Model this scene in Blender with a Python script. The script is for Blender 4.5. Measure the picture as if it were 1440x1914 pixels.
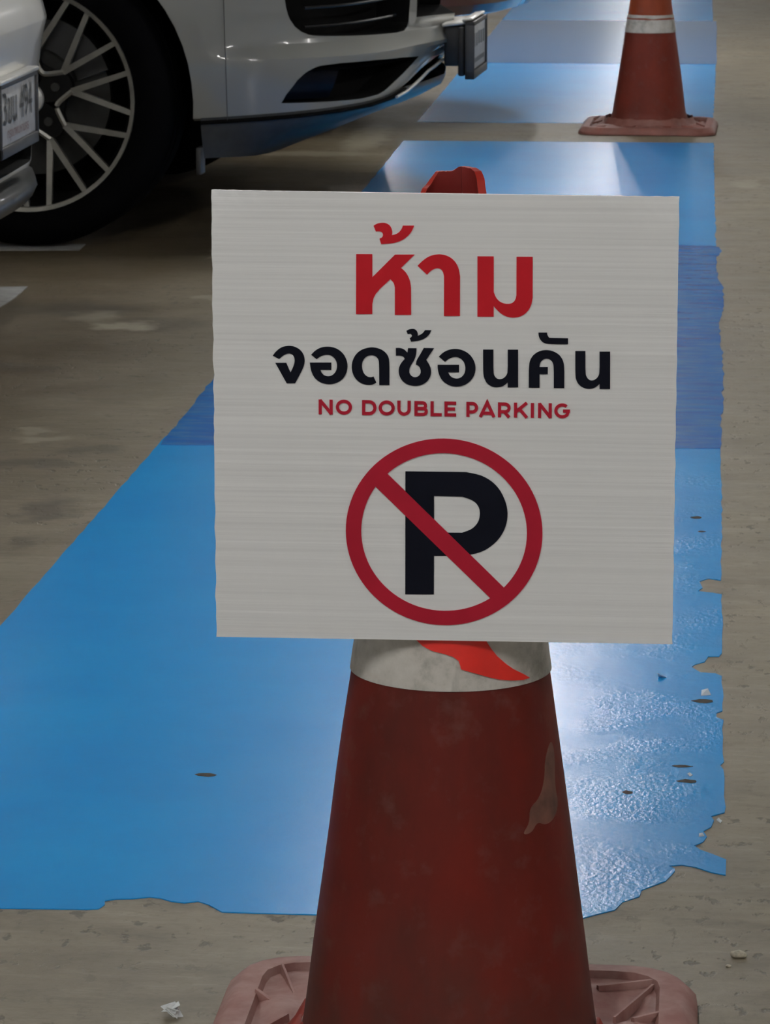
import bpy, bmesh, math, random
from mathutils import Vector, Matrix, noise
from math import sin, cos, pi, radians
random.seed(7)
for o in list(bpy.data.objects): bpy.data.objects.remove(o, do_unlink=True)
SC = bpy.context.scene
COL = SC.collection

# ------------------------------------------------------------------ camera, world, exposure
cd = bpy.data.cameras.new('camera')
cd.sensor_fit = 'HORIZONTAL'; cd.sensor_width = 36.0; cd.lens = 166.05
cd.clip_start = 0.05; cd.clip_end = 200
cd.dof.use_dof = True; cd.dof.focus_distance = 2.62; cd.dof.aperture_fstop = 100.0
cam = bpy.data.objects.new('camera', cd); COL.objects.link(cam)
_r = Vector((0.9960581505, 0.0887026537, 0)); _d = Vector((0.0179565182, -0.2016369926, -0.9792957095))
_f = Vector((-0.0868661282, 0.9754354732, -0.2024349607))
cam.matrix_world = Matrix(((_r.x, -_d.x, -_f.x, 0), (_r.y, -_d.y, -_f.y, 0), (_r.z, -_d.z, -_f.z, 1.017), (0, 0, 0, 1)))
SC.camera = cam
w = bpy.data.worlds.new('world'); SC.world = w; w.use_nodes = True
w.node_tree.nodes['Background'].inputs[0].default_value = (0.75, 0.85, 1.0, 1)
w.node_tree.nodes['Background'].inputs[1].default_value = 0.3
vs = SC.view_settings
vs.view_transform = 'Standard'; vs.look = 'None'; vs.gamma = 1.0; vs.use_curve_mapping = False
vs.exposure = 0.0
SC.cycles.use_denoising = True
TUBE_POWER = 168.0

# ------------------------------------------------------------------ material helpers
def lin(r, g, b):
    f = lambda c: c / 12.92 if c <= 0.04045 else ((c + 0.055) / 1.055) ** 2.4
    return (f(r / 255), f(g / 255), f(b / 255), 1)
class NT:
    def __init__(s, name):
        s.m = bpy.data.materials.new(name); s.m.use_nodes = True
        s.t = s.m.node_tree; s.b = s.t.nodes['Principled BSDF']
    def n(s, typ, **kw):
        nd = s.t.nodes.new(typ)
        for k, v in kw.items():
            if k.startswith('i_'):
                key = k[2:]; key = int(key) if key.isdigit() else key.replace('_', ' ')
                nd.inputs[key].default_value = v
            else: setattr(nd, k, v)
        return nd
    def l(s, a, b): s.t.links.new(a, b)
    def coords(s, scale=(1, 1, 1), loc=(0, 0, 0)):
        tc = s.n('ShaderNodeTexCoord'); mp = s.n('ShaderNodeMapping')
        mp.inputs['Scale'].default_value = scale; mp.inputs['Location'].default_value = loc
        s.l(tc.outputs['Object'], mp.inputs['Vector']); return mp.outputs[0]
    def noise(s, vec, scale, detail=5, rough=0.55):
        nd = s.n('ShaderNodeTexNoise'); nd.inputs['Scale'].default_value = scale
        nd.inputs['Detail'].default_value = detail; nd.inputs['Roughness'].default_value = rough
        s.l(vec, nd.inputs['Vector']); return nd.outputs['Fac']
    def ramp(s, fac, stops):
        nd = s.n('ShaderNodeValToRGB'); cr = nd.color_ramp
        while len(cr.elements) < len(stops): cr.elements.new(0.5)
        for e, (p, c) in zip(cr.elements, stops):
            e.position = p; e.color = c if not isinstance(c, (int, float)) else (c, c, c, 1)
        s.l(fac, nd.inputs[0]); return nd.outputs[0]
    def mix(s, fac, a, b, blend='MIX'):
        nd = s.n('ShaderNodeMix', data_type='RGBA', blend_type=blend)
        for sock, v in ((nd.inputs[0], fac), (nd.inputs[6], a), (nd.inputs[7], b)):
            if hasattr(v, 'node'): s.l(v, sock)
            else: sock.default_value = v
        return nd.outputs[2]
    def math(s, op, a, b=0.0):
        nd = s.n('ShaderNodeMath', operation=op)
        for sock, v in ((nd.inputs[0], a), (nd.inputs[1], b)):
            if hasattr(v, 'node'): s.l(v, sock)
            else: sock.default_value = v
        return nd.outputs[0]
    def bump(s, h, strength=0.3, dist=0.002):
        nd = s.n('ShaderNodeBump'); nd.inputs['Strength'].default_value = strength; nd.inputs['Distance'].default_value = dist
        s.l(h, nd.inputs['Height']); s.l(nd.outputs[0], s.b.inputs['Normal'])
    def set(s, **kw):
        for k, v in kw.items():
            sock = s.b.inputs[k.replace('_', ' ')]
            if hasattr(v, 'node'): s.l(v, sock)
            else: sock.default_value = v
        return s
def plain(name, col, rough=0.5, metal=0.0, coat=0.0, var=0.12, scale=40, spec=0.5):
    t = NT(name); v = t.coords(); f = t.noise(v, scale)
    lo = tuple(c * (1 - var) for c in col[:3]) + (1,); hi = tuple(min(1, c * (1 + var)) for c in col[:3]) + (1,)
    t.set(Base_Color=t.ramp(f, [(0.3, lo), (0.7, hi)]), Roughness=rough, Metallic=metal, Coat_Weight=coat, Coat_Roughness=0.05)
    t.b.inputs['Specular IOR Level'].default_value = spec
    return t.m

def concrete_mat(spots):
    t = NT('concrete'); v = t.coords()
    big = t.noise(v, 0.9, 6, 0.6); mid = t.noise(v, 5.0, 7, 0.65); fine = t.noise(v, 75, 6, 0.7)
    broom = t.noise(t.coords((9, 45, 1)), 1.0, 6, 0.7); wide = t.noise(t.coords((2.2, 7.0, 1)), 1.0, 6, 0.65)
    base = t.ramp(mid, [(0.25, (0.155, 0.139, 0.110, 1)), (0.55, (0.230, 0.211, 0.173, 1)), (0.8, (0.300, 0.278, 0.232, 1))])
    base = t.mix(t.ramp(big, [(0.35, 0.30), (0.65, 0.0)]), base, (0.185, 0.165, 0.130, 1))
    base = t.mix(t.ramp(wide, [(0.45, 0.0), (0.80, 0.40)]), base, (0.20, 0.18, 0.14, 1))
    base = t.mix(t.ramp(broom, [(0.48, 0.0), (0.72, 0.75)]), base, (0.17, 0.15, 0.12, 1))
    base = t.mix(t.ramp(broom, [(0.25, 0.5), (0.45, 0.0)]), base, (0.37, 0.345, 0.295, 1))
    base = t.mix(t.ramp(fine, [(0.30, 0.6), (0.48, 0.0)]), base, (0.14, 0.12, 0.09, 1))
    mott = t.noise(t.coords((9, 15, 1)), 1.0, 6, 0.68)
    base = t.mix(t.ramp(mott, [(0.50, 0.0), (0.70, 0.65)]), base, (0.110, 0.094, 0.070, 1))
    base = t.mix(t.ramp(mott, [(0.28, 0.45), (0.44, 0.0)]), base, (0.33, 0.306, 0.258, 1))
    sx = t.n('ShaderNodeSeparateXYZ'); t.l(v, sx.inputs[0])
    # oil and tyre dirt plus the parked cars' shade, put into the bay colour (left of the painted band)
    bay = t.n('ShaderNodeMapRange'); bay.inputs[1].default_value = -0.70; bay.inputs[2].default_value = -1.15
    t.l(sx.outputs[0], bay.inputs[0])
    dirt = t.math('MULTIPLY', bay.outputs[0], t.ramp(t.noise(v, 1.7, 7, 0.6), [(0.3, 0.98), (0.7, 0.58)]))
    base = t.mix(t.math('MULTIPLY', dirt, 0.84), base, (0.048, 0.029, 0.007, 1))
    pits = t.math('MULTIPLY', t.ramp(t.noise(t.coords((55, 34, 1)), 1.0, 3, 0.55), [(0.59, 0.0), (0.66, 1.0)]), t.ramp(t.noise(v, 3.2, 3, 0.5), [(0.38, 0.0), (0.56, 1.0)]))
    base = t.mix(t.math('MULTIPLY', pits, 0.8), base, (0.070, 0.060, 0.044, 1))
    # spills and scuffs with a place and shape of their own: x, y, half sizes, strength, colour
    wob = t.n('ShaderNodeTexNoise'); wob.inputs['Scale'].default_value = 16; wob.inputs['Detail'].default_value = 5; t.l(v, wob.inputs['Vector'])
    off = t.n('ShaderNodeVectorMath', operation='MULTIPLY_ADD'); t.l(wob.outputs['Color'], off.inputs[0])
    off.inputs[1].default_value = (0.10, 0.16, 0); t.l(v, off.inputs[2])
    for x, y, hw, hh, k, c in spots:
        sb = t.n('ShaderNodeVectorMath', operation='SUBTRACT'); t.l(off.outputs[0], sb.inputs[0]); sb.inputs[1].default_value = (x + .05, y + .08, 0)
        ml = t.n('ShaderNodeVectorMath', operation='MULTIPLY'); t.l(sb.outputs[0], ml.inputs[0]); ml.inputs[1].default_value = (1 / hw, 1 / hh, 0)
        ln = t.n('ShaderNodeVectorMath', operation='LENGTH'); t.l(ml.outputs[0], ln.inputs[0])
        base = t.mix(t.ramp(ln.outputs['Value'], [(0.55, k), (1.0, 0.0)]), base, c)
    base = t.mix(1.0, base, (1.0, 0.955, 0.83, 1), 'MULTIPLY')
    t.set(Base_Color=base, Roughness=t.ramp(mid, [(0.3, 0.40), (0.7, 0.58)]))
    t.b.inputs['Specular IOR Level'].default_value = 0.36
    hgt = t.math('SUBTRACT', t.math('ADD', t.math('MULTIPLY', fine, 0.6), broom), t.math('MULTIPLY', pits, 0.8))
    t.bump(hgt, 0.45, 0.002); return t.m
OIL, PALE = (0.050, 0.041, 0.030, 1), (0.36, 0.345, 0.30, 1)
SPOTS = [(-0.915, 4.866, .05, .10, .75, OIL), (-0.905, 4.66, .03, .05, .5, OIL), (-1.00, 5.22, .07, .06, .6, OIL), (-0.93, 5.33, .06, .05, .55, OIL), (-1.20, 6.80, .16, .12, .65, OIL), (-1.02, 6.62, .14, .10, .45, OIL), (-1.2, 6.1, .10, .05, .5, OIL), (-0.95, 7.75, .3, .5, .5, OIL),
         (-1.085, 6.585, .075, .075, .75, PALE), (-1.16, 6.70, .06, .09, .35, PALE), (-0.97, 6.98, .04, .04, .4, PALE), (-1.02, 5.42, .05, .04, .4, PALE), (-1.05, 5.50, .04, .04, .35, PALE), (-0.96, 10.2, .07, .50, .55, PALE), (-1.05, 9.75, .25, .07, .4, PALE), (-1.05, 7.70, .03, .03, .5, PALE), (-1.04, 7.57, .03, .03, .5, PALE), (0.12, 9.1, .05, .12, .4, PALE)]

def paint_mat(name, c0, c1, rough, bubbles=0.5, streaky=0.0):
    t = NT(name); v = t.coords()
    f = t.noise(v, 3.0, 6, 0.6); s = t.noise(t.coords((3.0, 9.0, 1)), 5.0, 5, 0.6)
    col = t.ramp(f, [(0.3, c0), (0.7, c1)])
    if streaky:
        col = t.mix(t.ramp(s, [(0.46, 0.0), (0.60, streaky)]), col, (0.050, 0.230, 0.520, 1)); col = t.mix(t.ramp(t.noise(t.coords((2, 7, 1), (3, 1, 0)), 4, 5, 0.6), [(0.48, 0.0), (0.66, streaky)]), col, (0.001, 0.090, 0.440, 1))
    col = t.mix(t.math('MULTIPLY', t.ramp(t.noise(v, 24, 5, 0.6), [(0.55, 0.0), (0.8, 1.0)]), 0.10), col, (0.02, 0.30, 0.66, 1))
    t.set(Base_Color=col, Roughness=rough)
    vor = t.n('ShaderNodeTexVoronoi', feature='SMOOTH_F1'); vor.inputs['Scale'].default_value = 95
    t.l(v, vor.inputs['Vector'])
    patch = t.ramp(t.noise(v, 9.0, 3, 0.5), [(0.44, 0.12), (0.60, 1.0)])
    sx = t.n('ShaderNodeSeparateXYZ'); t.l(v, sx.inputs[0]); worn = t.n('ShaderNodeMapRange')   # trodden, blistered strip along the lane edge
    worn.inputs[1].default_value = -0.45; worn.inputs[2].default_value = -0.12; worn.inputs[3].default_value = 0.12; t.l(sx.outputs[0], worn.inputs[0])
    patch = t.math('MULTIPLY', patch, worn.outputs[0])
    peel = t.math('MULTIPLY', t.noise(t.coords((1, .6, 1)), 210, 2, 0.5), patch)
    hgt = t.math('ADD', t.math('MULTIPLY', t.math('MULTIPLY', vor.outputs['Distance'], patch), bubbles * 0.6), t.math('MULTIPLY', peel, bubbles * 2.2))
    hgt = t.math('ADD', hgt, t.math('ADD', t.math('MULTIPLY', t.noise(v, 90, 4, 0.6), 0.30), t.math('MULTIPLY', t.noise(v, 12, 3, 0.5), 0.9)))
    t.b.inputs['Specular IOR Level'].default_value = 0.62
    t.bump(hgt, 0.30, 0.0017); return t.m

def cone_mat(name, clean, dirty, k=0.5, dust=0.0):
    t = NT(name); v = t.coords((1, 1, 0.45)); u = t.coords()
    f = t.noise(v, 9.0, 6, 0.62); g = t.noise(u, 45, 5, 0.6)
    col = t.ramp(f, [(0.3, dirty), (0.68, clean)])
    col = t.mix(t.math('MULTIPLY', t.ramp(g, [(0.55, 0.0), (0.8, 1.0)]), 0.3), col, (0.16, 0.10, 0.08, 1))
    sz = t.n('ShaderNodeSeparateXYZ'); t.l(u, sz.inputs[0])
    low = t.n('ShaderNodeMapRange'); low.inputs[1].default_value = 0.17; low.inputs[2].default_value = 0.03
    t.l(sz.outputs[2], low.inputs[0])
    soil = t.math('MULTIPLY', low.outputs[0], t.ramp(t.noise(u, 14, 6, 0.65), [(0.35, 0.15), (0.65, 0.9)]))
    col = t.mix(t.math('MULTIPLY', soil, k), col, (0.050, 0.034, 0.026, 1))
    if dust: col = t.mix(t.math('MULTIPLY', t.ramp(t.noise(u, 22, 5, 0.6), [(0.35, 0.25), (0.7, 1.0)]), dust), col, (0.50, 0.335, 0.30, 1))
    t.set(Base_Color=col, Roughness=0.55); t.b.inputs['Specular IOR Level'].default_value = 0.2
    t.bump(t.noise(u, 60, 4, 0.6), 0.15, 0.001); return t.m

def band_mat():
    t = NT('worn_white_band'); v = t.coords()
    f = t.noise(v, 26, 6, 0.65); s = t.noise(t.coords((1, 1, 0.3)), 60, 4, 0.6)
    col = t.ramp(f, [(0.3, (0.22, 0.21, 0.18, 1)), (0.5, (0.48, 0.46, 0.42, 1)), (0.75, (0.62, 0.60, 0.56, 1))])
    col = t.mix(t.math('MULTIPLY', t.ramp(s, [(0.6, 0.0), (0.72, 1.0)]), 0.35), col, (0.16, 0.15, 0.13, 1))
    t.set(Base_Color=col, Roughness=0.55); t.bump(f, 0.2, 0.001); return t.m

def board_mat():
    t = NT('corrugated_plastic'); v = t.coords()
    wv = t.n('ShaderNodeTexWave', wave_type='BANDS', bands_direction='Z'); wv.inputs['Scale'].default_value = 75
    wv.inputs['Distortion'].default_value = 0.6; wv.inputs['Detail'].default_value = 2; wv.inputs['Detail Scale'].default_value = 2.0
    t.l(v, wv.inputs['Vector'])
    ln = t.noise(t.coords((1.2, 1, 160)), 1.0, 4, 0.6)
    big = t.noise(v, 6, 3)
    col = t.ramp(ln, [(0.3, (0.67, 0.68, 0.685, 1)), (0.7, (0.76, 0.77, 0.775, 1))])
    col = t.mix(t.ramp(big, [(0.35, 0.12), (0.65, 0.0)]), col, (0.6, 0.61, 0.60, 1))
    t.set(Base_Color=col, Roughness=0.45)
    t.bump(t.math('ADD', t.math('MULTIPLY', wv.outputs['Fac'], 0.10), t.math('MULTIPLY', ln, 1.3)), 0.30, 0.0009); return t.m

def carpaint(name, col, rough=0.3):
    t = NT(name); v = t.coords(); f = t.noise(v, 6, 4)
    t.set(Base_Color=t.ramp(f, [(0.3, tuple(c * .95 for c in col[:3]) + (1,)), (0.7, col)]), Roughness=rough, Coat_Weight=1.0, Coat_Roughness=0.04)
    return t.m
def emit(name, col, s):
    t = NT(name); t.set(Base_Color=(0.8, 0.8, 0.8, 1), Emission_Color=col, Emission_Strength=s); return t.m

M = dict(
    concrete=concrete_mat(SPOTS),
    blue=paint_mat('blue_floor_paint', (0.0, 0.285, 0.760, 1), (0.001, 0.345, 0.830, 1), 0.25),
    blue_old=paint_mat('deep_blue_floor_paint', (0.0, 0.140, 0.560, 1), (0.006, 0.195, 0.600, 1), 0.22, 0.3, 0.7),
    line=plain('worn_white_line', (0.27, 0.27, 0.26, 1), 0.6, var=0.25, scale=30),
    bare=plain('bare_concrete', (0.075, 0.070, 0.060, 1), 0.9, var=0.2, scale=120, spec=0.1),
    blue_dull=paint_mat('dull_blue_floor_paint', (0.030, 0.150, 0.400, 1), (0.060, 0.200, 0.460, 1), 0.16, 0.2, 0.5),
    tip_in_shade=plain('torn_red_inside_shade', (0.17, 0.014, 0.011, 1), 0.55, spec=0.2),
    flake=plain('lifted_paint_flake', (0.55, 0.62, 0.68, 1), 0.4),
    cone=cone_mat('weathered_red_plastic', (0.150, 0.0115, 0.0065, 1), (0.070, 0.0105, 0.0070, 1), 0.8),
    cone_base=cone_mat('dusty_red_plastic', (0.26, 0.085, 0.07, 1), (0.15, 0.05, 0.04, 1), 0.1, 0.65),
    cone_far=cone_mat('faded_red_plastic', (0.190, 0.028, 0.015, 1), (0.110, 0.019, 0.012, 1), 0.4),
    cone_far_base=cone_mat('dusty_far_red_plastic', (0.24, 0.075, 0.055, 1), (0.14, 0.045, 0.035, 1), 0.3, 0.18),
    cone_top=cone_mat('orange_red_plastic', (0.30, 0.060, 0.020, 1), (0.20, 0.036, 0.014, 1), 0.1),
    tip=cone_mat('torn_red_plastic', (0.42, 0.028, 0.016, 1), (0.26, 0.018, 0.011, 1), 0.0),
    tear=plain('fresh_red_plastic', (0.72, 0.018, 0.009, 1), 0.4, var=0.1),
    band=band_mat(), splash=plain('dried_splash', (0.125, 0.050, 0.034, 1), 0.6, var=0.45, scale=50),
    board=board_mat(),
    ink_red=plain('red_ink', (0.52, 0.010, 0.020, 1), 0.55, var=0.06, spec=0.2), ink_dark_red=plain('dark_red_ink', (0.40, 0.010, 0.030, 1), 0.55, var=0.06, spec=0.2),
    ink_black=plain('black_ink', (0.003, 0.004, 0.010, 1), 0.6, var=0.1, spec=0.12),
    suv=carpaint('pale_grey_car_paint', (0.240, 0.240, 0.220, 1)), white=carpaint('white_car_paint', (0.84, 0.83, 0.77, 1)), maroon=carpaint('maroon_car_paint', (0.085, 0.03, 0.028, 1)),
    lip=plain('grey_lower_lip', (0.040, 0.042, 0.042, 1), 0.35, coat=0.12, spec=0.2),
    black=plain('black_plastic', (0.010, 0.010, 0.011, 1), 0.5), gloss=plain('gloss_black', (0.004, 0.004, 0.005, 1), 0.12),
    void=plain('wheel_well_black', (0.004, 0.004, 0.004, 1), 0.9, spec=0.1), rubber=plain('tyre_rubber', (0.0025, 0.0025, 0.003, 1), 0.85, spec=0.04),
    alloy=plain('machined_alloy', (0.42, 0.41, 0.37, 1), 0.38, 0.75), alloy_dark=plain('black_alloy', (0.004, 0.004, 0.004, 1), 0.5, spec=0.2),
    steel=plain('brake_steel', (0.055, 0.055, 0.052, 1), 0.55, 0.6), chrome=plain('chrome', (0.7, 0.7, 0.7, 1), 0.15, 1.0),
    silver=plain('silver_trim', (0.62, 0.61, 0.57, 1), 0.3, 0.3), dkgrey=plain('dark_grey_plastic', (0.035, 0.035, 0.036, 1), 0.45),
    plate=plain('plate_white', (0.42, 0.42, 0.41, 1), 0.5), plate_ink=plain('plate_ink', (0.03, 0.03, 0.03, 1), 0.6), faint=plain('faded_plate_ink', (0.20, 0.20, 0.195, 1), 0.6), split=plain('split_red_plastic', (0.22, 0.024, 0.014, 1), 0.5), plate_red=plain('plate_red_ink', (0.20, 0.10, 0.09, 1), 0.6),
    glass=plain('tinted_glass', (0.012, 0.014, 0.015, 1), 0.06, spec=0.8), lamp_glass=plain('lamp_lens', (0.35, 0.37, 0.38, 1), 0.1, 0.4),
    wall=plain('painted_wall', (0.62, 0.62, 0.60, 1), 0.8, scale=2), ceil=plain('concrete_ceiling', (0.34, 0.34, 0.335, 1), 0.9, scale=2),
    stone=plain('pale_stone', (0.50, 0.46, 0.36, 1), 0.7, var=0.3, scale=200), wrap=plain('clear_wrap', (0.75, 0.78, 0.78, 1), 0.15, var=0.1, scale=200),
    housing=plain('lamp_housing', (0.8, 0.8, 0.8, 1), 0.5), tube=emit('tube_light_glow', (1.0, 0.985, 0.965, 1), TUBE_POWER), tube_bright=emit('bright_tube_light_glow', (1.0, 0.97, 0.95, 1), TUBE_POWER * 1.25), tube_dim=emit('dimmed_tube_light_glow', (1.0, 0.98, 0.96, 1), TUBE_POWER * 0.7), tube_far=emit('boosted_tube_light_glow', (1.0, 0.985, 0.965, 1), TUBE_POWER * 3.2),  # far glow boosted to brighten the far end; dim glow softens the streak
    fog=plain('smoked_lens', (0.003, 0.005, 0.011, 1), 0.3, spec=0.1), slat=plain('dark_slat', (0.012, 0.012, 0.012, 1), 0.4, spec=0.4), edge=plain('intake_gloss', (0.003, 0.003, 0.004, 1), 0.2, spec=0.2),
)

# ------------------------------------------------------------------ object helpers
def link(name, me, mat, parent=None, smooth=None):
    if isinstance(me, bmesh.types.BMesh):
        b = me; me = bpy.data.meshes.new(name)
        bmesh.ops.recalc_face_normals(b, faces=b.faces); b.to_mesh(me); b.free()
    for m in (mat if isinstance(mat, (list, tuple)) else [mat]): me.materials.append(m)
    if smooth is not None:
        for p in me.polygons: p.use_smooth = True
        me.set_sharp_from_angle(angle=radians(smooth))
    o = bpy.data.objects.new(name, me); COL.objects.link(o)
    if parent: o.parent = parent
    return o
def tag(o, label=None, cat=None, group=None, kind=None):
    for k, v in (('label', label), ('category', cat), ('group', group), ('kind', kind)):
        if v: o[k] = v
    return o
def thing(name, label, cat, loc=(0, 0, 0), rz=0.0, group=None):
    o = bpy.data.objects.new(name, None); o.empty_display_size = 0.1; COL.objects.link(o)
    o.location = loc; o.rotation_euler = (0, 0, rz); return tag(o, label, cat, group)
def box(bm, c, s, rot=None, bevel=0.0):
    r = bmesh.ops.create_cube(bm, size=1.0); vs_ = r['verts']
    bmesh.ops.scale(bm, vec=s, verts=vs_)
    if bevel:
        es = list({e for v in vs_ for e in v.link_edges})
        rb = bmesh.ops.bevel(bm, geom=es, offset=bevel, segments=2, affect='EDGES', profile=0.5)
        vs_ = list({v for f in rb['faces'] for v in f.verts} | {v for v in vs_ if v.is_valid})
    if rot is not None: bmesh.ops.rotate(bm, cent=(0, 0, 0), matrix=rot, verts=vs_)
    bmesh.ops.translate(bm, vec=c, verts=vs_); return vs_
def mbox(c, s, rot=None, bevel=0.0):
    b = bmesh.new(); box(b, c, s, rot, bevel); return b
def grid(rows, close_u=False, caps=False):
    """rows: list of equally long rings of points -> quads"""
    b = bmesh.new(); R = [[b.verts.new(p) for p in r] for r in rows]; n = len(rows[0])
    for i in range(len(R) - 1):
        for j in range(n if close_u else n - 1):
            k = (j + 1) % n; b.faces.new((R[i][j], R[i][k], R[i + 1][k], R[i + 1][j]))
    if caps:
        for r in (R[0], R[-1]):
            b.faces.new(r)
    return b
def ring(r, z, n, c=(0, 0)): return [(c[0] + r * cos(2 * pi * i / n), c[1] + r * sin(2 * pi * i / n), z) for i in range(n)]
def slab(b, pts, z0, z1, holes=()):
    """extruded polygon in the xy plane of its own coordinates"""
    from mathutils.geometry import tessellate_polygon
    loops = [list(pts)] + [list(h) for h in holes]
    P = [p for l in loops for p in l]
    tris = tessellate_polygon([[Vector((p[0], p[1], 0)) for p in l] for l in loops])
    T = [b.verts.new((p[0], p[1], z1)) for p in P]; Bv = [b.verts.new((p[0], p[1], z0)) for p in P]
    for t in tris:
        try:
            b.faces.new([T[i] for i in t]); b.faces.new([Bv[i] for i in reversed(t)])
        except ValueError: pass
    k = 0
    for l in loops:
        m = len(l)
        for i in range(m):
            j = (i + 1) % m; b.faces.new((T[k + i], T[k + j], Bv[k + j], Bv[k + i]))
        k += m
    return b
def poly_slab(pts, z0, z1, holes=()):
    return slab(bmesh.new(), pts, z0, z1, holes)
def upright(b, y=0.0):
    """polygon built in xy -> stands in the xz plane, its z1 side facing -y"""
    for v in b.verts: v.co = Vector((v.co.x, y - v.co.z, v.co.y))
    return b
def tube(b, pts, r, n=8, closed=False):
    pts = [Vector(p) for p in pts]; m = len(pts); rings = []
    for i, p in enumerate(pts):
        a = pts[i - 1] if (i > 0 or closed) else p; c = pts[(i + 1) % m] if (i < m - 1 or closed) else p
        t = (c - a).normalized(); u = t.cross(Vector((0, 0, 1)))
        if u.length < 1e-4: u = t.cross(Vector((0, 1, 0)))
        u.normalize(); v = u.cross(t)
        rr = r[i] if isinstance(r, (list, tuple)) else r
        rings.append([b.verts.new(p + u * rr * cos(2 * pi * k / n) + v * rr * sin(2 * pi * k / n)) for k in range(n)])
    for i in range(m if closed else m - 1):
        A, B2 = rings[i], rings[(i + 1) % m]
        for k in range(n): b.faces.new((A[k], A[(k + 1) % n], B2[(k + 1) % n], B2[k]))
    if not closed: b.faces.new(rings[0]); b.faces.new(rings[-1])
    return b
def interp(x, xs, ys):
    if x <= xs[0]: return ys[0]
    for i in range(len(xs) - 1):
        if x <= xs[i + 1]:
            t = (x - xs[i]) / (xs[i + 1] - xs[i]); return ys[i] * (1 - t) + ys[i + 1] * t
    return ys[-1]
def jag(pts, step=0.03, amp=0.0008):
    """adds small chips to a traced edge"""
    out = []
    for i, p in enumerate(pts):
        q = pts[(i + 1) % len(pts)]; d = math.hypot(q[0] - p[0], q[1] - p[1]); n = max(1, min(60, int(d / step)))
        for k in range(n):
            t = k / n; j = amp if k else 0
            out.append((p[0] + (q[0] - p[0]) * t + random.uniform(-j, j), p[1] + (q[1] - p[1]) * t + random.uniform(-j, j)))
    return out
# ------------------------------------------------------------------ outlines measured on the ground, the board and the cone (metres)
GLYPH_RED = [[(-0.0662,0.1256),(-0.054,0.1257),(-0.054,0.1083),(-0.0369,0.1256),(-0.022,0.1258),(-0.0324,0.1155),(-0.0292,0.1129),(-0.0267,0.1089),(-0.0252,0.1044),(-0.0248,0.1001),(-0.0247,0.0801),(-0.037,0.0799),(-0.037,0.1005),(-0.0377,0.1042),(-0.0404,0.1069),(-0.054,0.0941),(-0.0541,0.0802),(-0.0664,0.08)],[(-0.0531,0.1471),(-0.051,0.1486),(-0.0478,0.1494),(-0.0446,0.1495),(-0.0414,0.1482),(-0.0397,0.1458),(-0.0388,0.1426),(-0.0393,0.1402),(-0.0366,0.1408),(-0.034,0.1423),(-0.032,0.1448),(-0.031,0.1475),(-0.0225,0.1476),(-0.0237,0.1444),(-0.026,0.1409),(-0.0292,0.1379),(-0.0334,0.1355),(-0.0393,0.1339),(-0.0473,0.1333),(-0.0486,0.1375),(-0.0467,0.1383),(-0.0459,0.1399),(-0.0462,0.1418),(-0.048,0.1431),(-0.0513,0.1428)],[(-0.0199,0.1173),(-0.0164,0.121),(-0.0117,0.1245),(-0.0063,0.1261),(-0.001,0.1262),(0.0043,0.1244),(0.0085,0.1208),(0.0112,0.1155),(0.0121,0.1096),(0.0121,0.0797),(0.0001,0.0795),(0.0001,0.1095),(-0.0008,0.1132),(-0.0026,0.1153),(-0.0053,0.1158),(-0.0085,0.1147),(-0.0111,0.1125),(-0.0127,0.1106)],[(0.0251,0.125),(0.0373,0.1251),(0.0375,0.0981),(0.0389,0.0944),(0.0415,0.0912),(0.0452,0.0895),(0.049,0.0892),(0.0521,0.0903),(0.054,0.093),(0.0545,0.0962),(0.0544,0.125),(0.0665,0.1251),(0.0667,0.0942),(0.0659,0.0889),(0.0633,0.084),(0.0591,0.0804),(0.0538,0.0789),(0.0485,0.0792),(0.0432,0.0816),(0.0394,0.0853),(0.0375,0.0875),(0.0375,0.0795),(0.0253,0.0794)]]
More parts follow.
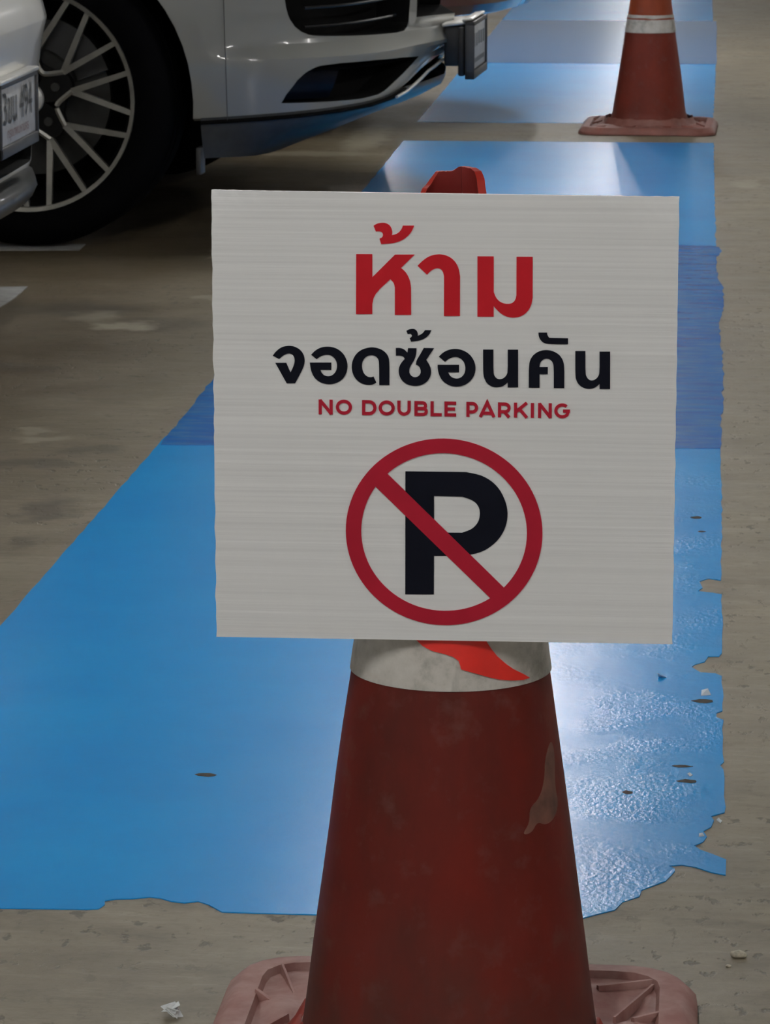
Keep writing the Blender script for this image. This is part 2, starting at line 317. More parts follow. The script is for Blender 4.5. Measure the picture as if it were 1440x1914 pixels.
GLYPH_BLACK = [[(-0.1299,0.0475),(-0.1273,0.0509),(-0.1234,0.0541),(-0.1186,0.0553),(-0.1138,0.055),(-0.1095,0.0529),(-0.1066,0.0495),(-0.1054,0.0454),(-0.1057,0.0411),(-0.1077,0.0362),(-0.1129,0.0265),(-0.1193,0.0264),(-0.1279,0.042),(-0.1195,0.0421),(-0.1164,0.0348),(-0.1144,0.0387),(-0.1132,0.0424),(-0.1131,0.0455),(-0.1143,0.0482),(-0.1167,0.0494),(-0.1192,0.0491),(-0.122,0.0476),(-0.125,0.045)],[(-0.1006,0.0486),(-0.098,0.0515),(-0.0941,0.054),(-0.0898,0.055),(-0.085,0.0549),(-0.0802,0.0533),(-0.0759,0.0497),(-0.0733,0.0444),(-0.0728,0.0396),(-0.0738,0.0347),(-0.0765,0.0303),(-0.0803,0.0276),(-0.0851,0.0261),(-0.0899,0.0263),(-0.0947,0.0279),(-0.0986,0.0315),(-0.1009,0.0368),(-0.1016,0.0426),(-0.0853,0.0428),(-0.0853,0.0372),(-0.0935,0.0371),(-0.0928,0.035),(-0.0909,0.033),(-0.088,0.0321),(-0.0846,0.0329),(-0.082,0.0356),(-0.0808,0.039),(-0.081,0.0429),(-0.0826,0.0462),(-0.0855,0.0484),(-0.0889,0.0489),(-0.0922,0.048),(-0.0946,0.0467),(-0.0964,0.0452)],[(-0.0488,0.0261),(-0.0411,0.0262),(-0.0411,0.0443),(-0.0419,0.0482),(-0.0443,0.0515),(-0.0481,0.0539),(-0.0534,0.0551),(-0.0582,0.0545),(-0.063,0.0527),(-0.0668,0.0493),(-0.0692,0.0445),(-0.0699,0.0396),(-0.069,0.0343),(-0.0664,0.03),(-0.0621,0.0269),(-0.0573,0.0259),(-0.0534,0.0265),(-0.051,0.028),(-0.0532,0.0326),(-0.0553,0.0319),(-0.0582,0.0325),(-0.0606,0.0349),(-0.0618,0.0383),(-0.062,0.0421),(-0.0609,0.0455),(-0.0582,0.0482),(-0.0548,0.049),(-0.0515,0.0483),(-0.0496,0.0462),(-0.0489,0.0433)],[(-0.0363,0.0547),(-0.0328,0.0548),(-0.0296,0.0536),(-0.0275,0.0511),(-0.027,0.0547),(-0.0206,0.0547),(-0.0208,0.0499),(-0.0223,0.0456),(-0.0245,0.0422),(-0.0261,0.0389),(-0.0261,0.0359),(-0.0247,0.0335),(-0.0218,0.0323),(-0.0189,0.0333),(-0.0173,0.0358),(-0.0175,0.0389),(-0.0189,0.0413),(-0.021,0.0422),(-0.0206,0.0456),(-0.0184,0.049),(-0.0151,0.055),(-0.0073,0.0549),(-0.0132,0.0459),(-0.0108,0.0423),(-0.0094,0.038),(-0.0098,0.0337),(-0.0122,0.0295),(-0.0165,0.0266),(-0.0218,0.0257),(-0.0271,0.0266),(-0.0314,0.0295),(-0.0338,0.0338),(-0.0342,0.0382),(-0.0331,0.042),(-0.0306,0.0453),(-0.0294,0.0464),(-0.0304,0.0482),(-0.0328,0.049),(-0.0361,0.0488)],[(-0.0283,0.0678),(-0.0266,0.069),(-0.0232,0.0696),(-0.0209,0.0687),(-0.0196,0.0663),(-0.0197,0.0642),(-0.0175,0.0651),(-0.0156,0.0666),(-0.0142,0.0686),(-0.0094,0.0686),(-0.0108,0.0655),(-0.0137,0.0625),(-0.018,0.0606),(-0.0247,0.0597),(-0.0258,0.0624),(-0.0247,0.0629),(-0.0239,0.0643),(-0.0251,0.0658),(-0.0273,0.0654)],[(-0.0037,0.0486),(-0.0003,0.052),(0.0042,0.0541),(0.0093,0.0548),(0.0148,0.0537),(0.0199,0.0505),(0.0232,0.0454),(0.0243,0.0403),(0.0235,0.0352),(0.0205,0.0303),(0.0159,0.0269),(0.0104,0.0256),(0.0048,0.0263),(-0.0003,0.0293),(-0.0035,0.0343),(-0.0046,0.0399),(-0.0046,0.0423),(0.0116,0.0425),(0.0116,0.0368),(0.0034,0.0367),(0.0045,0.0344),(0.0068,0.0324),(0.0103,0.0318),(0.0136,0.033),(0.0159,0.0361),(0.0166,0.0402),(0.0156,0.0443),(0.0133,0.0471),(0.0101,0.0486),(0.0068,0.0483),(0.0034,0.0467),(0.001,0.0446)],[(0.0297,0.0544),(0.0375,0.0545),(0.0376,0.0369),(0.0384,0.0342),(0.0404,0.0322),(0.0432,0.0319),(0.0457,0.033),(0.0477,0.0353),(0.0484,0.0381),(0.0483,0.0546),(0.0561,0.0547),(0.0563,0.026),(0.0485,0.0258),(0.0484,0.0296),(0.0457,0.0271),(0.0422,0.0258),(0.0377,0.0257),(0.0336,0.0277),(0.0311,0.0312),(0.0298,0.0358)],[(0.0644,0.0258),(0.0643,0.0429),(0.0653,0.0475),(0.0682,0.0516),(0.0728,0.0542),(0.0778,0.0549),(0.0828,0.0539),(0.0874,0.0512),(0.0901,0.0468),(0.091,0.0422),(0.0911,0.0259),(0.0832,0.0258),(0.0831,0.0416),(0.0824,0.0452),(0.0804,0.0475),(0.0776,0.0484),(0.0748,0.0474),(0.0728,0.0451),(0.0723,0.0417),(0.0786,0.0418),(0.0786,0.0363),(0.0724,0.0362),(0.0725,0.0259)],[(0.0713,0.0679),(0.0777,0.068),(0.078,0.066),(0.0795,0.064),(0.0936,0.0639),(0.0936,0.0593),(0.0787,0.0592),(0.0747,0.0603),(0.0724,0.0629),(0.0714,0.0656)],[(0.0991,0.0543),(0.1067,0.0544),(0.1069,0.0374),(0.1079,0.0343),(0.1102,0.0321),(0.1127,0.032),(0.1152,0.0334),(0.1169,0.0357),(0.1175,0.0385),(0.1173,0.0541),(0.1253,0.0542),(0.1256,0.0257),(0.1177,0.0256),(0.1176,0.0296),(0.1152,0.0271),(0.1112,0.0255),(0.1067,0.0258),(0.1027,0.0279),(0.1001,0.0317),(0.0993,0.0357)]]
GLYPH_P = [[(-0.0289,-0.04),(0.0174,-0.0398),(0.0304,-0.0422),(0.0414,-0.05),(0.0477,-0.0618),(0.0495,-0.0723),(0.0475,-0.083),(0.0416,-0.0929),(0.032,-0.1006),(0.0216,-0.1039),(0.0098,-0.105),(-0.0069,-0.1053),(-0.0069,-0.1355),(-0.0289,-0.1359)],[(-0.007,-0.0587),(0.0149,-0.0589),(0.0232,-0.0616),(0.0274,-0.0666),(0.0282,-0.0727),(0.0267,-0.0788),(0.022,-0.084),(0.0145,-0.0868),(-0.0069,-0.0871)]]
GLYPH_SLASH = [[(-0.0424,-0.0421),(0.047,-0.1291),(0.0369,-0.1379),(-0.0508,-0.0528)]]
ENGLISH = [('N',-0.095,-0.0843,0.003,0.0144),('O',-0.0819,-0.0696,0.003,0.0145),('D',-0.0619,-0.0509,0.0029,0.0144),('O',-0.0493,-0.0371,0.0029,0.0144),('U',-0.0351,-0.0249,0.0029,0.0144),('B',-0.0221,-0.0119,0.0029,0.0143),('L',-0.0099,-0.0014,0.0029,0.0143),('E',0.0007,0.0096,0.0029,0.0143),('P',0.0173,0.0262,0.0028,0.0143),('A',0.027,0.0391,0.0028,0.0143),('R',0.0412,0.0508,0.0028,0.0142),('K',0.0533,0.0642,0.0028,0.0142),('I',0.0659,0.0686,0.0028,0.0141),('N',0.0715,0.0819,0.0028,0.0142),('G',0.084,0.0956,0.0028,0.0142)]
BAND_FRONT = [(-0.853,3.0664000000000002),(-0.6289,3.0764),(-0.5846,3.0788),(-0.5501,3.0803),(-0.5382,3.0829),(-0.5349,3.0959),(-0.5367,3.1069),(-0.5281,3.1125),(-0.5111,3.1156),(-0.4971,3.1217),(-0.4867,3.1194),(-0.4754,3.1107),(-0.4624,3.1071),(-0.4508,3.1129),(-0.4397,3.1044),(-0.4245,3.0836),(-0.3973,3.0829),(-0.3383,3.0834),(-0.2358,3.0879),(-0.0939,3.0958),(-0.0854,3.1044),(-0.0663,3.1218),(-0.0596,3.1462),(-0.0446,3.1636),(-0.043,3.1832),(-0.0209,3.2132),(-0.0127,3.244),(-0.0128,3.2525),(-0.0189,3.2605),(-0.0063,3.265),(0.0065,3.2593),(0.0217,3.2437),(0.0353,3.2365),(0.036,3.2859),(0.0217,3.3038),(0.0114,3.3151),(0.0052,3.3287),(0.014,3.3419),(0.0176,3.3601),(0.0139,3.3779),(0.0218,3.3932),(0.0245,3.4156),(0.0218,3.4303),(0.0352,3.4447),(0.0364,3.4637),(0.0349,3.5021),(0.0348,3.6021),(0.0315,3.6183),(0.0355,3.6332),(0.0348,3.7294),(0.0357,3.8031),(0.0281,3.8139),(0.0281,3.8323),(0.0346,3.8421),(0.0356,3.9371),(0.0346,3.9987),(0.0273,4.0106),(0.01,4.0141),(-0.0006,4.0385),(0.0037,4.0517),(0.0149,4.0656),(0.0193,4.092),(0.0319,4.0931),(0.0351,4.1092),(0.0361,4.2229),(0.0362,4.4201),(0.0227,4.428),(0.0057,4.4356),(0.0118,4.4545),(0.0076,4.4914),(0.0193,4.5112),(0.0352,4.5001),(0.0364,4.6489),(0.0381,4.8944),(0.0383,5.1658),(0.0376,5.4314),(-0.833,5.4514)]
BAND_PATCH = [(-0.829,5.377),(0.0376,5.4224),(0.0406,5.5604),(0.0392,5.656),(0.0442,5.806),(0.0428,5.9099),(0.0474,6.1296),(0.043,6.1865),(0.0465,6.365),(0.0401,6.4574),(0.0398,6.6847),(0.0454,6.8222),(0.0494,7.0387),(0.048,7.229),(0.0406,7.3074),(0.0366,7.4702),(0.0371,7.6845),(0.049,7.7746),(0.0434,7.8377),(0.0257,7.8636),(-0.845,7.87)]
BARE_SPOTS = [(-0.5019,3.5339,0.011,0.016),(0.0133,3.8824,0.013,0.02),(-0.0087,3.6106,0.011,0.011),(-0.0023,3.5541,0.011,0.016),(-0.0631,3.5071,0.006,0.014),(0.0022,4.8949,0.008,0.02),(0.0099,4.8015,0.006,0.01)]
WHITE_LINES = [[(-1.6194,7.7356),(-1.3606,7.7679),(-1.3574,7.6674),(-1.599,7.6369)],[(-1.4836,7.077),(-1.3635,7.0955),(-1.3584,6.9431),(-1.3644,6.7816),(-1.4044,6.6931)]]
TAPE_TEAR = [(-1.883,0.3687),(-1.792,0.3633),(-1.69,0.3599),(-1.576,0.3581),(-1.479,0.3558),(-1.423,0.3527),(-1.408,0.3492),(-1.4,0.3462),(-1.337,0.3446),(-1.242,0.3423),(-1.128,0.3391),(-1.01,0.3363),(-0.864,0.3341),(-0.721,0.3328),(-0.627,0.333),(-0.714,0.3373),(-0.834,0.3424),(-0.925,0.3476),(-1.021,0.3545),(-1.078,0.3603),(-1.119,0.3651),(-1.143,0.3691)]
SPLASH = [(-0.332,0.2796),(-0.277,0.2675),(-0.366,0.2432),(-0.333,0.227),(-0.459,0.2176),(-0.594,0.216),(-0.687,0.221),(-0.766,0.2133),(-0.87,0.2136),(-0.779,0.2211),(-0.764,0.233),(-0.636,0.2382),(-0.54,0.2501),(-0.488,0.2674)]
# ------------------------------------------------------------------ the setting
def structure(name, bm, mat): return tag(link(name, bm, mat), kind='structure')
X0, X1, Y0, Y1, HC = -5.6, 6.5, -7.0, 44.0, 2.40
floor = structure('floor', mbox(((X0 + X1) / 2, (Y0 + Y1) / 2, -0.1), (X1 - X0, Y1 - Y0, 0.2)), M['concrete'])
for o in (floor,):       # concrete shaded in world coordinates
    for v in o.data.vertices: v.co = v.co
structure('ceiling', mbox(((X0 + X1) / 2, (Y0 + Y1) / 2, HC + 0.1), (X1 - X0, Y1 - Y0, 0.2)), M['ceil'])
structure('wall_left', mbox((X0 - 0.1, (Y0 + Y1) / 2, HC / 2), (0.2, Y1 - Y0, HC)), M['wall'])
structure('wall_right', mbox((X1 + 0.1, (Y0 + Y1) / 2, HC / 2), (0.2, Y1 - Y0, HC)), M['wall'])
structure('wall_back', mbox(((X0 + X1) / 2, Y1 + 0.1, HC / 2), (X1 - X0, 0.2, HC)), M['wall'])
structure('wall_front', mbox(((X0 + X1) / 2, Y0 - 0.1, HC / 2), (X1 - X0, 0.2, HC)), M['wall'])

def on_floor(name, pts, z1, mat, z0=0.0): return link(name, poly_slab(pts, z0, z1), mat, floor)
on_floor('painted_band', jag(BAND_FRONT, 0.03, 0.0012), 0.0010, M['blue'])
on_floor('painted_band', jag(BAND_PATCH, 0.03, 0.0025), 0.0016, M['blue_old'])
on_floor('painted_band', jag([(-0.845, 7.85), (0.036, 7.83), (0.035, 10.135), (-0.848, 10.125)], 0.05, 0.0015), 0.0010, M['blue'])
on_floor('painted_band', jag([(-0.855, 10.69), (0.034, 10.70), (0.048, 12.99), (-0.855, 12.98)], 0.05, 0.0015), 0.0010, M['blue'])
on_floor('painted_band', jag([(-0.855, 12.96), (0.050, 12.97), (0.055, 15.30), (-0.86, 15.28)], 0.05, 0.002), 0.0016, M['blue_dull'])
on_floor('painted_band', jag([(-0.86, 15.27), (0.040, 15.29), (0.030, 43.0), (-0.87, 43.0)], 0.2, 0.001), 0.0010, M['blue'])
for p in WHITE_LINES: on_floor('white_line', jag(p, 0.03, 0.001), 0.0010, M['line'])
def lens(x, y, hw, hh, seed, n=14):
    r = random.Random(seed); return [(x + hw * cos(2 * pi * i / n) * r.uniform(.75, 1.1), y + hh * sin(2 * pi * i / n) * r.uniform(.7, 1.15)) for i in range(n)]
for i, (x, y, a, b_) in enumerate(BARE_SPOTS): on_floor('bare_spot', lens(x, y, a, b_ * 0.45, i, 10), 0.0013, M['bare'])
for (x, y, s, rz) in ((0.0155, 3.91, 0.006, .3), (0.030, 3.41, 0.0035, 1.2), (-0.035, 3.985, 0.005, 2.6), (-0.0, 3.575, 0.003, 1), (0.012, 3.36, .003, .4)):
    b = bmesh.new(); f = [b.verts.new(p) for p in ((-s, -s * .6, 0.001), (s, -s * .4, 0.001), (s * .7, s * .6, 0.009 * s / .008), (-s * .5, s * .7, 0.007 * s / .008))]
    b.faces.new(f); e = bmesh.ops.extrude_face_region(b, geom=list(b.faces)); bmesh.ops.translate(b, vec=(0, 0, 0.0007), verts=[v for v in e['geom'] if isinstance(v, bmesh.types.BMVert)])
    bmesh.ops.rotate(b, cent=(0, 0, 0), matrix=Matrix.Rotation(rz, 3, 'Z'), verts=b.verts); bmesh.ops.translate(b, vec=(x, y, 0), verts=b.verts)
    link('paint_flake', b, M['flake'], floor)

# ceiling tube lights: one row along the painted band, rows over lane and bays added for light
def tube_light(x, y, label, group):
    t = thing('tube_light', label, 'light', (x, y, HC), 0, group)
    link('housing', mbox((0, 0, -0.02), (0.12, 1.3, 0.04), bevel=0.006), M['housing'], t)
    b = bmesh.new(); tube(b, [(0, -0.6, -0.06), (0, 0.6, -0.06)], 0.02, 10)
    link('tube', b, M['tube_bright' if 'band' in group and 10 < y < 15 else 'tube_dim' if 'band' in group and (y > 15 or 4 < y < 5) else 'tube_far' if y > 25 else 'tube'], t)
for rx, where in ((-0.62, 'above the blue band'), (2.9, 'added above the driving lane'), (-3.6, 'added above the parked cars')):
    ys = (-5.5, 0.5, 4.6, 8.6, 13.2, 19.8, 26.4, 33.0, 39.6) if 'band' in where else (-5.5, 0.5, 6.6 if 'lane' in where else 8.6, 13.2, 19.8, 26.4, 33.0, 39.6)  # band tube nearest the sign is added to lift floor and sign
    order = ['nearest the near wall', 'second from the near wall', 'added third from the near wall', 'fourth from the near wall', 'fifth from the near wall', 'sixth from the near wall', 'seventh from the near wall', 'eighth from the near wall']
    for k, y in enumerate(ys):
        nth = 'nearest the far wall' if k == len(ys) - 1 else order[k]
        tube_light(rx, y, 'white fluorescent ceiling tube light %s, %s' % (where, nth), 'tube lights ' + where)

# ------------------------------------------------------------------ traffic cones
def rrect(h, r, n):
    """n points of a rounded square, starting on +x, matched by angle to a circle"""
    out = []
    for i in range(n):
        a = 2 * pi * i / n; dx, dy = cos(a), sin(a); t = h / max(abs(dx), abs(dy)); x, y = dx * t, dy * t
        if abs(x) > h - r and abs(y) > h - r:
            cx_, cy_ = math.copysign(h - r, x), math.copysign(h - r, y)
            bb = dx * cx_ + dy * cy_; cc = cx_ ** 2 + cy_ ** 2 - r * r; t = bb + math.sqrt(max(0, bb * bb - cc)); x, y = dx * t, dy * t
        out.append((x, y))
    return out
def cone_base(seed, half, r_in, mat, parent, wave):
    N = 96; rows = []
    spec = [(half - .02, 0.0, .04, 0), (half, 0.002, .055, 0), (half - .001, .009, .055, 0), (half - .012, .021, .050, 0), (half - .017, .0225, .046, 0), (half - .032, .0225, .036, 0), (half - .035, .0165, .034, 0)]
    for h, z, r, _ in spec: rows.append([(x, y, z) for x, y in rrect(h, r, N)])
    sq = rrect(half - .035, .034, N)
    for k in range(1, 7):
        t = k / 6; row = []
        for i, (x, y) in enumerate(sq):
            a = 2 * pi * i / N; cx_, cy_ = r_in * cos(a), r_in * sin(a)
            z = .0165 + .004 * t + wave * (noise.noise((x * 18 + seed, y * 18, t * 1.2)) * sin(pi * t) * .012 + noise.noise((x * 40 + seed, y * 40, t)) * .004)
            row.append((x * (1 - t) + cx_ * t, y * (1 - t) + cy_ * t, z))
        rows.append(row)
    for rr, z in ((r_in - .006, .027), (r_in - .012, .040)):
        rows.append([((rr + wave * .002 * noise.noise((cos(a) * 5 + seed, sin(a) * 5, z * 60))) * cos(a), (rr) * sin(a), z + wave * .005 * noise.noise((cos(a) * 6, sin(a) * 6, seed))) for a in (2 * pi * i / N for i in range(N))])
    return link('base_plate', grid(rows, True), mat, parent, 35)
def lathe_shell(prof, n=72, wob=0.0, seed=0):
    return [[((r + wob * noise.noise((cos(a) * 2.5 + seed, sin(a) * 2.5, z * 9))) * cos(a), (r + wob * noise.noise((cos(a) * 2.5 + seed, sin(a) * 2.5 + 9, z * 9))) * sin(a), z) for a in (2 * pi * i / n for i in range(n))] for r, z in prof]
CR_Z = [.02, .05, .08, .3466, .66, .71]; CR_R = [.1215, .1165, .1122, .0762, .0311, .0245]
def cr(z): return interp(z, CR_Z, CR_R)
def cone_patch(name, pts, off, mat, parent, thick=0.0012):
    """a thin piece lying on the cone: points are (angle, height)"""
    b = bmesh.new(); f = b.faces.new([b.verts.new((a * 0.08, z, 0)) for a, z in pts])
    bmesh.ops.triangulate(b, faces=[f]); bmesh.ops.subdivide_edges(b, edges=list(b.edges), cuts=3, use_grid_fill=True)
    bmesh.ops.recalc_face_normals(b, faces=b.faces)
    e = bmesh.ops.extrude_face_region(b, geom=list(b.faces)); bmesh.ops.translate(b, vec=(0, 0, thick), verts=[v for v in e['geom'] if isinstance(v, bmesh.types.BMVert)])
    for v in b.verts:
        a, z, d = v.co.x / 0.08, v.co.y, v.co.z; r = cr(z) + off + d; v.co = Vector((r * cos(a), r * sin(a), z))
    return link(name, b, mat, parent, 40)

def chaikin(p, it=2):
    for _ in range(it): p = [q for i in range(len(p)) for q in (tuple(p[i][k] * .75 + p[(i + 1) % len(p)][k] * .25 for k in (0, 1)), tuple(p[i][k] * .25 + p[(i + 1) % len(p)][k] * .75 for k in (0, 1)))]
    return p
# --- front cone
fc = thing('traffic_cone', 'dark weathered red traffic cone with a torn top standing behind the white sign', 'traffic cone', (-0.19, 2.72, 0))
cone_base(3, 0.20, 0.128, M['cone_base'], fc, 1.0)
zs = [.022, .03, .045, .06, .08, .10, .13, .16, .20, .24, .28, .32, .36, .42, .50, .58, .64, .675]
link('cone_body', grid(lathe_shell([(cr(z), z) for z in zs], 96, .0016, 2) + lathe_shell([(cr(z) - .005, z) for z in reversed(zs)], 96), True), M['cone'], fc, 50)
# torn tip: the front is ripped low, the back wall stands up
rows = []; NT_ = 120
def tear_h(a):
    x = cos(a) * .0255
    back = interp(x, [-.0256, -.0238, -.0218, -.0150, -.0135, -.002, .003, .006, .0165, .0215, .0245, .0256], [.700, .7065, .7085, .7180, .7186, .7184, .7215, .7222, .7218, .7195, .7140, .7040])
    f = max(0.0, min(1.0, (-sin(a) + .25) / .5)); front_h = .690 + .004 * cos(a)
    return back * (1 - f) + front_h * f + .0006 * noise.noise((cos(a) * 14, sin(a) * 14, 3))
for side in (0, 1):
    rr = []
    for k in range(7):
        t = k / 6; row = []
        for i in range(NT_):
            a = 2 * pi * i / NT_; z = .665 + (tear_h(a) - .665) * t; th = .0062 if cos(a) > .3 else .0042
            row.append(((cr(z) + .0008 - (th if side else 0)) * cos(a), (cr(z) + .0008 - (th if side else 0)) * sin(a), z))
        rr.append(row)
    rows += rr if not side else rr[::-1]
tip = link('torn_tip', grid(rows, True), [M['tip'], M['tip_in_shade']], fc, 50); tag(tip, 'bright red ragged open end of the cone')
for p in tip.data.polygons:            # darker inner faces: shade inside the tip put into the colour
    if (p.normal.x * p.center.x + p.normal.y * p.center.y) < -.3 * math.hypot(p.center.x, p.center.y): p.material_index = 1
b = grid(lathe_shell([(cr(.3285), .3285), (cr(.3285) + .0011, .3288), (cr(.36) + .0011, .36), (cr(.40) + .0011, .40), (cr(.44) + .0011, .4397), (cr(.44), .44)], 96), True)
tag(link('reflective_band', b, M['band'], fc, 40), 'dirty white reflective band')
tag(cone_patch('torn_gap', TAPE_TEAR, .0010, M['tear'], fc), 'bright red torn gap in the white band')
tag(cone_patch('dried_splash', chaikin(SPLASH), -.0002, M['splash'], fc, .0005), 'pale brown dried splash')
RIBS = [((.116, .121), (.175, .161), .006), ((.132, .045), (.162, .143), .004), ((.147, .044), (.180, .085), .006), ((-.154, .154), (-.132, .075), .004), ((-.168, .088), (-.146, .062), .006), ((-.115, .165), (-.085, .115), .006),
        ((-.135, .03), (-.172, -.03), .005), ((.14, -.03), (.172, -.1), .005), ((-.1, -.12), (-.165, -.165), .005), ((.1, -.12), (.165, -.165), .005), ((-.03, -.135), (-.06, -.17), .005), ((.03, -.135), (.06, -.17), .005), ((.03, .135), (.06, .168), .005), ((-.02, .135), (-.05, .168), .005)]
def ribs(parent, mat):
    for p, q, w_ in RIBS:
        d = Vector((q[0] - p[0], q[1] - p[1], 0)); u = Vector((-d.y, d.x, 0)).normalized() * w_ / 2; P, Q = Vector((*p, 0)), Vector((*q, 0))
        b = bmesh.new(); z0, z1 = .014, .0225
        lo = [b.verts.new(x + Vector((0, 0, z0))) for x in (P - u, P + u, Q + u, Q - u)]
        hi = [b.verts.new(x + Vector((0, 0, z))) for x, z in ((P - u * .5, z1 + .003), (P + u * .5, z1 + .003), (Q + u * .5, z1 - .002), (Q - u * .5, z1 - .002))]
        b.faces.new(hi)
        for i in range(4): b.faces.new((lo[i], lo[(i + 1) % 4], hi[(i + 1) % 4], hi[i]))
        link('rib', b, mat, parent)
ribs(fc, M['cone_base'])
# ragged flaps where the cone has split from its base
for a0, a1, h, lean in ((2.93, 3.12, .024, .010), (3.16, 3.30, .020, .014), (3.36, 3.52, .022, .010), (-.10, .06, .026, .010), (-.30, -.14, .020, .014), (-.5, -.36, .018, .010)):
    rows = []
    for k in range(4):
        t = k / 3; rows.append([((.1255 + lean * (1 - t) * (.4 + .6 * sin(pi * i / 5)) - .006 * t) * cos(a0 + (a1 - a0) * i / 5), (.1255 + lean * (1 - t) * (.4 + .6 * sin(pi * i / 5)) - .006 * t) * sin(a0 + (a1 - a0) * i / 5), .018 + h * t * (.6 + .4 * sin(pi * (i + .5) / 3))) for i in range(6)])
    b = grid(rows); e = bmesh.ops.extrude_face_region(b, geom=list(b.faces))
    for v in e['geom']:
        if isinstance(v, bmesh.types.BMVert): v.co += Vector((v.co.x, v.co.y, 0)).normalized() * .002
    tag(link('split_edge', b, M['split'], fc, 40), 'red ragged split at the foot of the cone')

# --- second cone, up the lane
sc = thing('traffic_cone', 'faded red traffic cone with a narrow white band farther up the lane', 'traffic cone', (-0.155, 10.52, 0), radians(-1.5))
cone_base(11, 0.20, 0.140, M['cone_far_base'], sc, 1.6)
ribs(sc, M['cone_far_base'])
P2 = [(.150, .018), (.137, .022), (.122, .029), (.112, .038), (.1085, .048), (.1045, .075), (.098, .12), (.0925, .16), (.084, .22), (.074, .285), (.073, .29)]
link('cone_body', grid(lathe_shell(P2 + [(.068, .30), (.09, .1), (.12, .02)], 72, .0012, 5), True), M['cone_far'], sc, 40)
b = grid(lathe_shell([(.0740, .2868), (.0752, .2872), (.0672, .3376), (.066, .338)], 72, .0006), True)
tag(link('reflective_band', b, M['band'], sc, 40), 'dirty white reflective band')
P3 = [(.070, .325), (.0655, .338), (.045, .50), (.030, .63), (.024, .69), (.021, .70), (.015, .695), (.02, .66), (.06, .335)]
tag(link('cone_top', grid(lathe_shell(P3, 72), True), M['cone_top'], sc, 40), 'brighter orange-red upper section')

# ------------------------------------------------------------------ sign board
sg = thing('sign_board', 'white corrugated plastic board reading NO DOUBLE PARKING fixed to the front cone', 'sign', (-0.1907, 2.641, 0.5408))
NX, NZ = 64, 64; rows = []
cor = [(-.1757, .1725), (.1751, .1708), (-.1750, -.1725), (.1755, -.1708)]
def board_pt(s, t):
    x = (cor[0][0] * (1 - s) + cor[1][0] * s) * (1 - t) + (cor[2][0] * (1 - s) + cor[3][0] * s) * t
    z = (cor[0][1] * (1 - s) + cor[1][1] * s) * (1 - t) + (cor[2][1] * (1 - s) + cor[3][1] * s) * t
    y = .0002 * noise.noise((s * 3, t * 3, 1)) 
    for cs, ct, k, sg_ in ((0, 0, .10, 1), (1, 0, .13, -1)):                       # bruised top corners
        d = abs(s - cs) + abs(t - ct) * 1.6
        if d < k: y += .0022 * (1 - d / k) + .0014 * sin(d * 160)
    e = .0009 * noise.noise((t * 26, 5, 2)) * max(0, 1 - s * 30) + .0006 * noise.noise((t * 26, 9, 4)) * max(0, 1 - (1 - s) * 30)
    if .25 < t < .62 and s < .02: e += .0016 * max(0, noise.noise((t * 60, 2, 7)))
    return x + e, y, z
R_ = []
for j in range(NZ + 1): R_.append([board_pt(i / NX, j / NZ) for i in range(NX + 1)])
b = bmesh.new(); F = [[b.verts.new(p) for p in r] for r in R_]; K = [[b.verts.new((p[0], p[1] + .004, p[2])) for p in r] for r in R_]
for j in range(NZ):
    for i in range(NX):
        b.faces.new((F[j][i], F[j][i + 1], F[j + 1][i + 1], F[j + 1][i])); b.faces.new((K[j][i], K[j + 1][i], K[j + 1][i + 1], K[j][i + 1]))
for i in range(NX):
    b.faces.new((F[0][i], K[0][i], K[0][i + 1], F[0][i + 1])); b.faces.new((F[NZ][i], F[NZ][i + 1], K[NZ][i + 1], K[NZ][i]))
for j in range(NZ):
    b.faces.new((F[j][0], F[j + 1][0], K[j + 1][0], K[j][0])); b.faces.new((F[j][NX], K[j][NX], K[j + 1][NX], F[j + 1][NX]))
link('board', b, M['board'], sg, 45)
Z_INK = 0.0006
def printed(name, polys, mat, lift=0.0, holes=()):
    b = bmesh.new()
    for p in polys: slab(b, p, -.0003, Z_INK + lift, holes)
    return link(name, upright(b), mat, sg)
def smooth_poly(p, it=2):
    """rounds the traced curves: chops only shallow corners"""
    for _ in range(it):
        out = []; n = len(p)
        for i in range(n):
            a, c, d = Vector(p[i - 1]), Vector(p[i]), Vector(p[(i + 1) % n])
            u, v = c - a, d - c; ang = abs(u.angle_signed(v)) if u.length > 1e-7 and v.length > 1e-7 else 0
            if 0.05 < ang < 0.85 and u.length < .02 and v.length < .02: out += [tuple(c - u * .25), tuple(c + v * .25)]
            else: out.append(tuple(c))
        p = out
    return p
for i, g in enumerate(GLYPH_RED): tag(printed('red_letter', [smooth_poly(g)], M['ink_red']), None)
for g in GLYPH_BLACK: printed('black_letter', [smooth_poly(g)], M['ink_black'])
def stroke(b, pts, w_, closed=False, lift=0.0):
    """a constant-width stroke with mitred corners"""
    P = [Vector(p) for i, p in enumerate(pts) if not i or (Vector(p) - Vector(pts[i - 1])).length > 1e-6]; n = len(P); L, R = [], []
    for i in range(n):
        a = P[i - 1] if (i or closed) else None; c = P[(i + 1) % n] if (i < n - 1 or closed) else None
        d1 = (P[i] - a).normalized() if a is not None else None; d2 = (c - P[i]).normalized() if c is not None else None
        d1 = d1 or d2; d2 = d2 or d1; n1, n2 = Vector((-d1.y, d1.x)), Vector((-d2.y, d2.x)); m = (n1 + n2)
        m = m / max(.35, m.length_squared / 2) if m.length > 1e-6 else n1
        L.append(P[i] + m * w_ / 2); R.append(P[i] - m * w_ / 2)
    if closed: slab(b, L, -.0003, Z_INK + lift, [R])
    else: slab(b, L + R[::-1], -.0003, Z_INK + lift)
